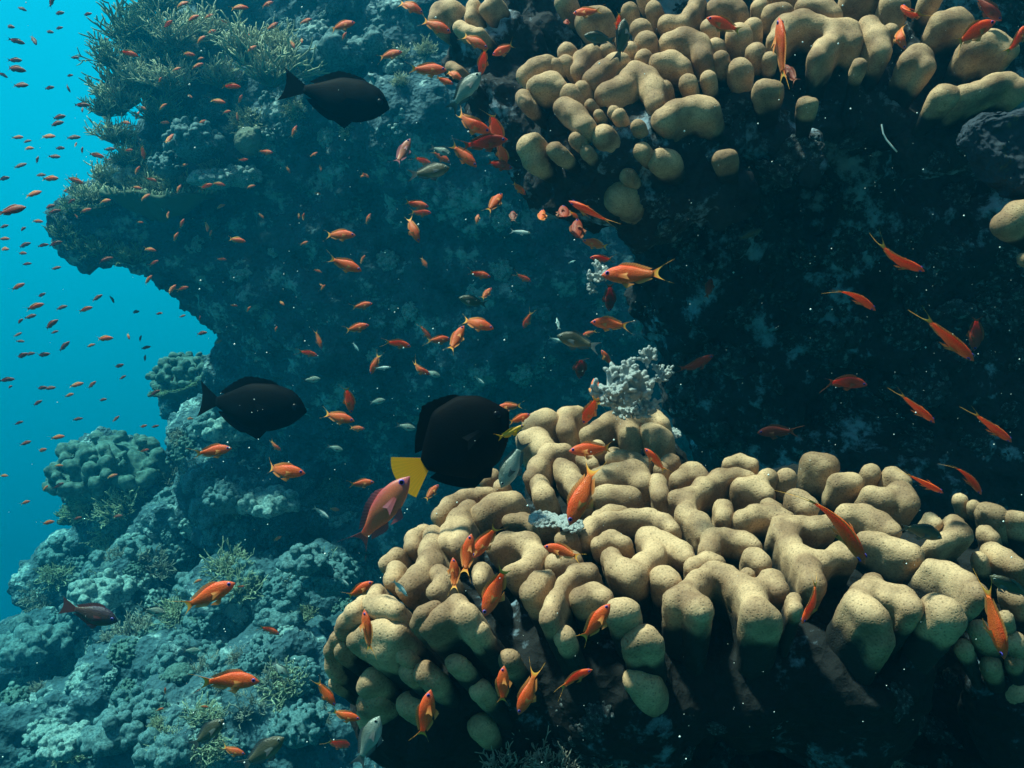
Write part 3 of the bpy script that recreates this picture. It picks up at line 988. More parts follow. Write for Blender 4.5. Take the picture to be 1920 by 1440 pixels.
# named colonies of the distant reef
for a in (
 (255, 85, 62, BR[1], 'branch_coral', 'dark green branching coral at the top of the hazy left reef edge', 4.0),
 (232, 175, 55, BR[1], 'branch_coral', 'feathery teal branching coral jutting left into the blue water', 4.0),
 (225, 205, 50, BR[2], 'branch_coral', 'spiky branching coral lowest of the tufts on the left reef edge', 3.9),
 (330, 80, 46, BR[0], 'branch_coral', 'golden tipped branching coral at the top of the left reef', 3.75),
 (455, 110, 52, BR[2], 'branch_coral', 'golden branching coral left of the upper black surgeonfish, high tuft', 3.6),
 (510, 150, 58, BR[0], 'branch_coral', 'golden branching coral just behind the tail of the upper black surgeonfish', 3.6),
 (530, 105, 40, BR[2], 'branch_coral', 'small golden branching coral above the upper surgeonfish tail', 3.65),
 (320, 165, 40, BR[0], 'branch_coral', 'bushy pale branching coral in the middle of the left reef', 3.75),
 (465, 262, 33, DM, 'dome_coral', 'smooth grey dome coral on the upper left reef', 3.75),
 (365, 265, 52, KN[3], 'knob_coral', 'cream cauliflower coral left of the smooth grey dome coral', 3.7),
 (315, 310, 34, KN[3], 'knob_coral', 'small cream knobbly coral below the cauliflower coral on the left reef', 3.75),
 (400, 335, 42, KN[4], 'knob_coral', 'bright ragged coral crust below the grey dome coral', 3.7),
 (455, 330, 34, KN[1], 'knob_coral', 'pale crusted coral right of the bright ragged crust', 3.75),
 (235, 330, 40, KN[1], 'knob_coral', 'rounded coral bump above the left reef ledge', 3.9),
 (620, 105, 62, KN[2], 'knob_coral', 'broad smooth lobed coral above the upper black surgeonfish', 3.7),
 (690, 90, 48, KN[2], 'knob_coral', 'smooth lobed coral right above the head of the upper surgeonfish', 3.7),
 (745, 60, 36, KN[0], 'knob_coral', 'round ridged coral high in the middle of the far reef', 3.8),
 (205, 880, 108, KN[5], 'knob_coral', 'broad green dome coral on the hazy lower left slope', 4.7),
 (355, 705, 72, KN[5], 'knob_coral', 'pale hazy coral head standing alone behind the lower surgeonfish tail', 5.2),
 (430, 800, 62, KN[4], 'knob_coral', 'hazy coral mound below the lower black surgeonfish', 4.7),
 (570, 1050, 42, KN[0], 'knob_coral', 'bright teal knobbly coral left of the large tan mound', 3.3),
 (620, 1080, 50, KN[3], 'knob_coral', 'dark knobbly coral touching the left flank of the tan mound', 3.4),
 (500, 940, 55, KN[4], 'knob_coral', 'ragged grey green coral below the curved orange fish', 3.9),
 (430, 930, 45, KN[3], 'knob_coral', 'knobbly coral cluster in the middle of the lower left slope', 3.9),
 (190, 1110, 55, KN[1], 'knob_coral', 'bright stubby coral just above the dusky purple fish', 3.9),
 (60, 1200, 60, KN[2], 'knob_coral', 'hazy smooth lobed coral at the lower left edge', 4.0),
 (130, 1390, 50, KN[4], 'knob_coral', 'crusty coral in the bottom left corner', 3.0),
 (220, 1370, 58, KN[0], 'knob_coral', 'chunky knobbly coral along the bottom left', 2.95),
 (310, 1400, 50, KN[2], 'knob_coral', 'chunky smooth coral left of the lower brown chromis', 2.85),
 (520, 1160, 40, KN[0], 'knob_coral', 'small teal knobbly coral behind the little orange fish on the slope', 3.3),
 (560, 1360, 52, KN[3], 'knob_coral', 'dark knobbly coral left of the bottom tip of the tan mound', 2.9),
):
    place(a[0], a[1], a[2], a[3], a[4], a[5], D=a[6] * 1.5, tilt=0.5, sink=0.1)
for px, py, rp, k in ((292, 14, 34, 1), (216, 112, 30, 1), (196, 205, 26, 1), (222, 258, 26, 0), (240, 300, 24, 1), (206, 338, 26, 2), (168, 372, 24, 0), (138, 402, 24, 1), (122, 438, 22, 1),
                      (150, 462, 20, 1), (196, 474, 20, 1), (250, 486, 20, 1), (290, 384, 26, 2), (330, 360, 30, 0), (280, 350, 24, 1), (248, 380, 22, 2), (270, 60, 30, 1), (300, 110, 34, 1), (272, 150, 30, 0), (390, 70, 34, 2), (420, 150, 30, 0), (290, 215, 28, 1)):
    place(px, py, rp * 1.35, BR[k], 'branch_coral', 'short bushy tuft along the ragged left edge of the hazy upper reef', group='bushy tufts along the left reef edge', D=3.86 * 1.5, tilt=0.5, sink=0.3)
for px, py, rp, D, up, k, lab in ((200, 402, 66, 3.95, (-0.1, -0.25, 1), 0, 'dark table coral jutting from the left reef into blue water'),
                                  (300, 380, 95, 3.9, (0.05, -0.3, 1), 1, 'pale rimmed table coral behind the jutting dark one'),
                                  (150, 965, 40, 4.7, (-0.15, -0.5, 1), 0, 'small table coral under the broad green dome coral'),
                                  (330, 735, 40, 5.0, (-0.2, -0.35, 1), 0, 'small hazy table coral at the foot of the lone coral head')):
    place(px, py, rp, PL[k], 'table_coral', lab, D=D * 1.5, upv=up, sink=0.0, sz=(1, 1, 1.2))

# unnamed tufts, by region of the reef
REG = [
 (250, 560, 40, 350, 34, 'top', 'little coral tuft crowded on the sunlit upper left reef', 'coral tufts on the upper left reef'),
 (560, 900, 0, 260, 20, 'top', 'small coral clump on the hazy reef behind the upper surgeonfish', 'coral clumps behind the upper surgeonfish'),
 (350, 1050, 330, 700, 26, 'wall', 'small dim coral growing on the dark far reef face', 'dim corals on the dark reef face'),
 (20, 660, 900, 1440, 190, 'slope', 'small teal coral lump on the hazy lower left slope', 'coral lumps on the lower left slope'),
 (300, 560, 760, 960, 24, 'slope', 'small hazy coral below the lower black surgeonfish', 'corals below the lower surgeonfish'),
]
for x0, x1, y0, y1, n, kind, lab, grp in REG:
    for i in range(n):
        px, py = rng.uniform(x0, x1), rng.uniform(y0, y1)
        loc, nrm = ray(px, py)
        if loc is None or loc.y < 2.6:
            continue
        if kind == 'top':
            me = rng.choice([BR[0], BR[2], KN[1], KN[3], KN[0], KN[4]])
            rp = rng.uniform(12, 30)
        elif kind == 'wall':
            me = rng.choice([KN[0], KN[3], KN[4]])
            rp = rng.uniform(8, 24)
        else:
            me = rng.choice([KN[0], KN[2], KN[1], KN[3], KN[4], KN[0], KN[2], KN[5], BR[0], BR[3]])
            rp = rng.uniform(14, 36)
        place(px, py, rp, me, 'branch_coral' if me in BR else 'knob_coral', lab, group=grp, tilt=0.75, sink=0.2)

# near growths
for px, py, rp, me, nm, lab, D in (
 (1146, 724, 50, BP[0], 'pale_crust', 'bright white knobbly coral rubble above the back of the tan mound, left and largest clump', 1.67),
 (1200, 728, 52, BP[1], 'pale_crust', 'bright white knobbly coral rubble right of the largest white clump', 1.68),
 (1175, 765, 34, BP[0], 'pale_crust', 'white knobbly clump right behind the back lobes of the mound', 1.73),
 (1218, 668, 30, BP[1], 'pale_crust', 'small white clump, topmost of the white cluster by the dark wall', 1.69),
 (1148, 752, 34, BP[1], 'pale_crust', 'white knobbly clump low on the left of the white cluster', 1.69),
 (1208, 762, 34, BP[0], 'pale_crust', 'white knobbly clump low on the right of the white cluster', 1.7),
 (1178, 700, 40, BP[1], 'pale_crust', 'white knobbly clump in the heart of the white cluster', 1.66),
 (1240, 700, 26, BP[0], 'pale_crust', 'white knobbly clump nearest the dark wall in the white cluster', 1.7),
 (1262, 812, 14, CRUST[1], 'pale_crust', 'tiny blue white crust at the dark wall foot', 1.8),
 (1122, 512, 30, BP[0], 'pale_crust', 'thin white crust fringe left of the long orange fish, upper bit', 1.7),
 (1110, 540, 18, BP[1], 'pale_crust', 'thin white crust fringe below the long orange fish head', 1.7),
 (1020, 972, 26, CRUST[0], 'pale_crust', 'white crust lying on top of the tan mound, left half', 1.44),
 (1068, 980, 24, CRUST[0], 'pale_crust', 'white crust lying on top of the tan mound, right half', 1.42),
 (1145, 1250, 30, CRUST[1], 'pale_crust', 'blue grey pitted crust under the front lobes of the tan mound', 1.32),
):
    place(px, py, rp, me, nm, lab, cat='crust', D=D, upv=(-0.1, -0.9, 0.5) if me in BP else (0.1, -0.5, 1), sink=0.1, sz=(1, 1, 1.1) if me in BP else (1.1, 1, 0.75))
for px, py, rp, D in ((960, 1425, 46, 1.30), (1040, 1430, 46, 1.28), (1090, 1380, 36, 1.33), (1120, 1430, 42, 1.30), (1010, 1375, 32, 1.36), (760, 1440, 34, 1.5), (1590, 1400, 30, 1.5), (1650, 1420, 34, 1.5)):
    place(px, py, rp, BR[3], 'branch_coral', {True: 'dark bushy coral with whitish tips at the bottom centre', False: 'dim pale tipped branching coral in the shade at the bottom right'}[px < 1300],
          group='white tipped corals in the shade' if px < 1300 else 'dim branching corals bottom right', D=D, upv=(0, -0.5, 1), sink=0.3)

M['blue_crust'] = rock_mat('blue_grey_crust', (0.012, 0.014, 0.017), (0.09, 0.10, 0.115), (0.42, 0.49, 0.52), 3.0, 0.55, 0.9, dist=0.03)
DK = [knob_mesh('crust', s_, n_, k_, M['blue_crust'], f_) for s_, n_, k_, f_ in ((51, 60, 0.16, 0.5), (52, 30, 0.26, 0.4))]
for x0, x1, y0, y1, n, lab, grp in ((1180, 1920, 330, 850, 120, 'dim blue grey crust patch on the shaded wall under the overhang', 'crust patches on the shaded wall'),
                                    (900, 1900, 1200, 1440, 80, 'dim blue grey crust in the shade below the tan mound', 'crust patches below the tan mound'),
                                    (950, 1900, 0, 330, 40, 'dim crust patch between the upper tan lobes', 'crust patches between the upper lobes')):
    for i in range(n):
        px, py = rng.uniform(x0, x1), rng.uniform(y0, y1)
        loc, nrm = ray(px, py)
        if loc is None or loc.y > 2.9 or loc.y < d_low(px, py) + 0.12 and py > 800 and py < 1250:
            continue
        if LOBES.find_nearest(loc, 0.03)[0] is not None:
            continue
        place(px, py, rng.uniform(12, 38), rng.choice(DK), 'crust_patch', lab, cat='crust', group=grp, tilt=0.95, sink=0.3, sz=(1, 1.3, 0.8))

# slab of slate coloured crust under the top right lobes
sl = [(1812, 232), (1850, 205), (1990, 190), (2010, 380), (1905, 352), (1870, 325)]
V = [tuple(at(x, y, 1.62)) for x, y in sl] + [tuple(at(x, y, 1.62) + Vector((0.01, 0.07, -0.01))) for x, y in sl]
n6 = len(sl)
me = mesh_py('rock_plate', V, [tuple(range(n6))[::-1], tuple(range(n6, 2 * n6))] + [(i, (i + 1) % n6, n6 + (i + 1) % n6, n6 + i) for i in range(n6)], [M['plate']])
o = link('rock_plate', me, None, label='flat blue grey rock plate under the lobes at the top right edge', category='rock')
bv = o.modifiers.new('round', 'BEVEL')
bv.width = 0.02
bv.segments = 3
sb = o.modifiers.new('sub', 'SUBSURF')
sb.subdivision_type = 'SIMPLE'
sb.levels = sb.render_levels = 5
for sz_, st_ in ((0.09, 0.05), (0.025, 0.014)):
    tx = bpy.data.textures.new('plate_relief', 'CLOUDS')
    tx.noise_scale = sz_
    tx.noise_depth = 4
    dm = o.modifiers.new('relief', 'DISPLACE')
    dm.texture = tx
    dm.texture_coords = 'GLOBAL'
    dm.strength = st_
# a white thread hanging on the dark wall
th = [at(x, y, 1.82) for x, y in ((1653, 233), (1656, 250), (1662, 262), (1672, 274), (1682, 285))]
V, Fs, T = tubes([[(tuple(p), 0.0016, 0) for p in th]], 6)
link('white_thread', mesh_py('white_thread', V, Fs, [M['thread']]), None, label='thin bent white thread hanging on the dark rock wall', category='thread')


# ------------------------------------------------------------------ fish
def spl(xs, ys, n):
    t = np.linspace(0, 1, n)
    y = np.interp(t, xs, ys)
    # light smoothing keeps the outline round
    for _ in range(2):
        y[1:-1] = (y[:-2] + 2 * y[1:-1] + y[2:]) / 4
    return y


SPEC = {
 'anth': dict(x=(0.50, -0.28), t=(0, .08, .2, .38, .6, .85, 1), up=(0.0, .06, .112, .145, .125, .06, .040), lo=(0.0, .05, .095, .130, .115, .055, .040),
              w=(0.0, .032, .052, .060, .048, .023, .012), zc=0.0),
 'chro': dict(x=(0.50, -0.26), t=(0, .08, .2, .40, .6, .85, 1), up=(0.0, .07, .135, .175, .15, .07, .045), lo=(0.0, .06, .12, .165, .15, .07, .045),
              w=(0.0, .04, .065, .078, .06, .028, .015), zc=0.0),
 'surg': dict(x=(0.50, -0.30), t=(0, .06, .16, .35, .6, .85, 1), up=(0.0, .09, .16, .20, .185, .085, .035), lo=(0.0, .06, .13, .195, .185, .085, .035),
              w=(0.0, .04, .07, .085, .07, .03, .015), zc=0.0),
 'tang': dict(x=(0.50, -0.25), t=(0, .05, .16, .35, .65, .88, 1), up=(0.0, .09, .22, .31, .31, .15, .05), lo=(0.0, .07, .19, .29, .30, .15, .05),
              w=(0.0, .04, .075, .09, .075, .03, .015), zc=0.0),
 'slim': dict(x=(0.50, -0.32), t=(0, .08, .2, .38, .6, .85, 1), up=(0.0, .04, .07, .085, .075, .04, .025), lo=(0.0, .04, .07, .085, .075, .04, .025),
              w=(0.0, .03, .045, .05, .04, .02, .012), zc=0.0),
}


def body_geo(sp, bend, ns=30, nr=18):
    S = SPEC[sp]
    n = ns
    t = np.linspace(0, 1, n) ** 1.15
    up, lo, w = (np.interp(t, S['t'], S[k]) for k in ('up', 'lo', 'w'))
    for A in (up, lo, w):
        for _ in range(2):
            A[1:-1] = (A[:-2] + 2 * A[1:-1] + A[2:]) / 4
        A[0] = A[1] * 0.25
    x = S['x'][0] + (S['x'][1] - S['x'][0]) * t
    V, Fs = [], []
    for i in range(n):
        for s in range(nr):
            a = 2 * math.pi * s / nr
            c, q = math.cos(a), math.sin(a)
            z = (up[i] if q > 0 else lo[i]) * q
            y = w[i] * math.copysign(abs(c) ** 0.85, c)
            V.append((x[i], y, z))
    for i in range(n - 1):
        for s in range(nr):
            q = (s + 1) % nr
            Fs.append((i * nr + s, (i + 1) * nr + s, (i + 1) * nr + q, i * nr + q))
    Fs.append(tuple(range(nr)))
    Fs.append(tuple((n - 1) * nr + s for s in range(nr))[::-1])
    return bendV(V, bend), Fs


def bendV(V, b):
    out = []
    for x, y, z in V:
        u = max(0.0, 0.15 - x)
        out.append((x + abs(b) * 0.25 * u * u, y + b * u * u * 1.8, z))
    return out


def back_z(sp, x, low=False):
    S = SPEC[sp]
    t = (x - S['x'][0]) / (S['x'][1] - S['x'][0])
    return float(np.interp(max(t, 0) ** (1 / 1.0), S['t'], S['lo' if low else 'up'])) * (-1 if low else 1)


def fin_geo(roots, tips, bend, thick=0.006, nv=4, yoff=None):
    """a closed thin fin between a root line and an outer line; returns verts, faces, tip and ray attributes"""
    n = len(roots)
    V, T, Ry = [], [], []
    for side in (1, -1):
        for i in range(n):
            r, t = np.array(roots[i], float), np.array(tips[i], float)
            for j in range(nv + 1):
                f = j / nv
                p = r + (t - r) * f
                th = thick * (1 - 0.75 * f)
                if len(p) == 2:
                    p = np.array((p[0], 0, p[1]))
                V.append((p[0], p[1] + side * th / 2, p[2]))
                T.append(f)
                Ry.append(i / (n - 1))
    m = nv + 1
    o = n * m
    Fs = []
    for i in range(n - 1):
        for j in range(nv):
            a, b, c, d = i * m + j, (i + 1) * m + j, (i + 1) * m + j + 1, i * m + j + 1
            Fs.append((a, b, c, d))
            Fs.append((o + a, o + d, o + c, o + b))
    for i in range(n - 1):
        Fs.append((i * m + nv, (i + 1) * m + nv, o + (i + 1) * m + nv, o + i * m + nv))
        Fs.append((i * m, o + i * m, o + (i + 1) * m, (i + 1) * m))
    for j in range(nv):
        Fs.append((j, j + 1, o + j + 1, o + j))
        b = (n - 1) * m
        Fs.append((b + j, o + b + j, o + b + j + 1, b + j + 1))
    return bendV(V, bend), Fs, T, Ry


def tail_lines(sp, style):
    x0 = SPEC[sp]['x'][1] + 0.02
    n = 17
    ro, ti = [], []
    for i in range(n):
        u = -1 + 2 * i / (n - 1)
        a = abs(u)
        if style == 'lyre':
            ro.append((x0, 0.038 * u))
            ti.append((-0.345 - 0.24 * a ** 2.2, 0.18 * math.copysign(a ** 1.05, u)))
        elif style == 'fork':
            ro.append((x0, 0.038 * u))
            ti.append((-0.37 - 0.13 * a ** 1.6, 0.15 * u))
        elif style == 'lunate':
            ro.append((x0, 0.033 * u))
            ti.append((-0.47 - 0.045 * a ** 2, 0.155 * u))
        else:   # broad fan
            ro.append((x0, 0.045 * u))
            ti.append((-0.485 + 0.055 * a ** 2.5, 0.178 * u))
    return ro, ti


def fin_lines(sp, x1, x2, h, low=False, n=15, peak=0.5, lean=0.05, jag=0.0):
    ro, ti = [], []
    for i in range(n):
        f = i / (n - 1)
        x = x1 + (x2 - x1) * f
        z = back_z(sp, x, low)
        zz = z * 0.93
        hh = h * (min(1, f / max(0.12, peak * 0.5)) ** 0.7) * (1 - 0.35 * max(0, (f - peak) / (1 - peak)))
        if sp in ('tang', 'surg'):
            hh = h * max(0.0, math.sin(math.pi * min(1, f * 1.02))) ** 0.7 * (0.75 + 0.35 * f)
        elif f > 0.93:
            hh *= 0.8
        hh *= 1 + (jag if i % 2 else 0)
        ro.append((x, zz))
        ti.append((x - lean * (0.3 + f), z + (-hh if low else hh)))
    return ro, ti


_cache = {}


def eye_mesh(matname, y, side):
    # a shallow lens: iris ring with a domed pupil, on the body's side
    V, Fs, mi = [], [], []
    n = 14
    for k, (r, d) in enumerate(((0.030, 0.0), (0.029, 0.006), (0.020, 0.011), (0.016, 0.012), (0.008, 0.015))):
        for i in range(n):
            a = 2 * math.pi * i / n
            V.append((r * math.cos(a), side * (y + d), r * math.sin(a)))
    for k in range(4):
        for i in range(n):
            q = (i + 1) % n
            f = (k * n + i, k * n + q, (k + 1) * n + q, (k + 1) * n + i)
            Fs.append(f if side < 0 else f[::-1])
            mi.append(0 if k < 2 else 1)
    f = tuple(4 * n + i for i in range(n))
    Fs.append(f if side < 0 else f[::-1])
    mi.append(1)
    return mesh_py('eye', V, Fs, [M[matname], M['pupil']], mi)


KINDS = {   # species, body, fin, tail material, tail style, dorsal height, anal height, iris
 'anth': ('anth', 'anth', 'anth_fin', 'anth_tail', 'lyre', 0.045, 0.05, 'iris'),
 'dim': ('anth', 'dim', 'dim_fin', 'dim_fin', 'lyre', 0.045, 0.05, 'iris'),
 'pink': ('anth', 'pink', 'pink_fin', 'pink_fin', 'lyre', 0.05, 0.06, 'iris'),
 'chro': ('chro', 'chro', 'chro_fin', 'chro_fin', 'fork', 0.04, 0.05, 'iris_grey'),
 'chrd': ('chro', 'chro_d', 'chro_fin', 'chro_fin', 'fork', 0.04, 0.05, 'iris_grey'),
 'white': ('slim', 'white', 'white_fin', 'white_fin', 'fork', 0.03, 0.03, 'iris_grey'),
 'surg': ('surg', 'black', 'black_fin', 'black_fin', 'lunate', 0.05, 0.045, 'pupil'),
 'tang': ('tang', 'black', 'black_fin', 'yellow_fin', 'fan', 0.07, 0.06, 'pupil'),
 'purp': ('chro', 'purple', 'purple_fin', 'purple_fin', 'lunate', 0.04, 0.04, 'iris'),
 'yell': ('slim', 'yellow', 'yellow_fin', 'yellow_fin', 'fork', 0.05, 0.05, 'iris'),
}


def fish_parts(kind, bend):
    key = (kind, bend)
    if key in _cache:
        return _cache[key]
    sp, mb, mf, mt, tail, dh, ah, iris = KINDS[kind]
    out = []
    V, Fs = body_geo(sp, bend)
    out.append(('body', mesh_py('body', V, Fs, [M[mb]])))

    def fin(name, ro, ti, mat, thick=0.006):
        V, Fs, T, Ry = fin_geo(ro, ti, bend, thick)
        me = mesh_py(name, V, Fs, [M[mat]], smooth=False)
        add_attr(me, 'tip', T)
        add_attr(me, 'ray', Ry)
        out.append((name, me))
    ro, ti = tail_lines(sp, tail)
    fin('tail_fin', ro, ti, mt, 0.008)
    fin('dorsal_fin', *fin_lines(sp, 0.27, -0.20, dh, False, 21, jag=0.12), mf)
    fin('anal_fin', *fin_lines(sp, 0.02 if tail not in ('lunate', 'fan') else 0.16, -0.20, ah, True, 11), mf)
    z = back_z(sp, 0.2, True)
    S = SPEC[sp]
    wy = float(np.interp((0.26 - S['x'][0]) / (S['x'][1] - S['x'][0]), S['t'], S['w']))
    for sd in (1, -1):
        ro = [(0.20 - 0.008 * i, sd * (0.018 + 0.001 * i), z * 0.9) for i in range(5)]
        ti = [(0.13 - 0.030 * i, sd * (0.035 + 0.006 * i), z * 0.9 - 0.085 + 0.014 * i) for i in range(5)]
        fin('pelvic_fin', ro, ti, mf, 0.005)
        ro = [(0.255, sd * wy * 0.96, -0.035 + 0.008 * i) for i in range(6)]
        ti = [(0.13 - 0.012 * abs(i - 3), sd * (wy + 0.055 - 0.006 * i), -0.085 + 0.022 * i) for i in range(6)]
        fin('pectoral_fin', ro, ti, mf, 0.004)
        ex = 0.41
        ew = float(np.interp((ex - S['x'][0]) / (S['x'][1] - S['x'][0]), S['t'], S['w']))
        me = eye_mesh(iris, ew * 0.90, sd)
        for v in me.vertices:
            v.co.x += ex
            v.co.z += 0.028
        out.append(('eye', me))
    _cache[key] = out
    return out


def fish_single(kind, bend):
    key = ('one', kind, bend)
    if key in _cache:
        return _cache[key]
    sp, mb, mf, mt, tail, dh, ah, iris = KINDS[kind]
    V, Fs = body_geo(sp, bend, 16, 10)
    mi = [0] * len(Fs)
    T = [0] * len(V)
    for (ro, ti) in (tail_lines(sp, tail), fin_lines(sp, 0.27, -0.2, dh), fin_lines(sp, 0.02, -0.2, ah, True)):
        v2, f2, t2, r2 = fin_geo(ro, ti, bend, 0.01, 2)
        b = len(V)
        V = list(V) + v2
        Fs += [tuple(b + i for i in f) for f in f2]
        mi += [1] * len(f2)
        T += t2
    me = mesh_py('small_fish', V, Fs, [M[mb], M[mt]], mi)
    add_attr(me, 'tip', T)
    _cache[key] = me
    return me


def fish_matrix(px, py, ln, th, roll, phi, D):
    L = ln * D / FPX / max(0.35, math.cos(R(phi)))
    t = R(th)
    Rt, U, Fw = Vector((1, 0, 0)), Vector((0, 0, 1)), Vector((0, 1, 0))
    hd = (Rt * math.cos(t) + U * math.sin(t)) * math.cos(R(phi)) + Fw * math.sin(R(phi))
    n1 = -Rt * math.sin(t) + U * math.cos(t)
    if n1.z < 0:
        n1 = -n1
    if abs(n1.z) < 0.25 and roll >= 200:      # near-vertical fish with its back on the other side
        n1 = -n1
    rl = R(roll - 400 if roll >= 200 else roll)
    dors = n1 * math.cos(rl) - Fw * math.sin(rl)
    dors = (dors - hd * dors.dot(hd)).normalized()
    side = dors.cross(hd).normalized()
    m = Matrix((hd, side, dors)).transposed().to_4x4()
    return Matrix.Translation(at(px, py, D)) @ m @ Matrix.Scale(L, 4)


def depth_for(px, py, ln, real, dmin=0.9, dmax=6.5, margin=0.90):
    D = min(dmax, FPX * real / ln)
    r = ln * 0.4
    for dx, dy in ((0, 0), (r, 0), (-r, 0), (0, r), (0, -r), (r * .7, r * .7), (-r * .7, r * .7), (r * .7, -r * .7), (-r * .7, -r * .7)):
        loc, _ = ray(px + dx, py + dy)
        if loc is not None:
            D = min(D, loc.y * margin - 0.02)
    return max(D, dmin)


def fish(name, kind, label, cat, px, py, ln, th, roll=0, bend=0.0, phi=0, real=0.085, D=None, group=None):
    if D is None:
        D = depth_for(px, py, ln, real)
    root = link(name, None, None, label=label, category=cat, group=group)
    root.matrix_world = fish_matrix(px, py, ln, th, roll, phi, D)
    for nm, me in fish_parts(kind, bend):
        link(nm, me, root)
    return root


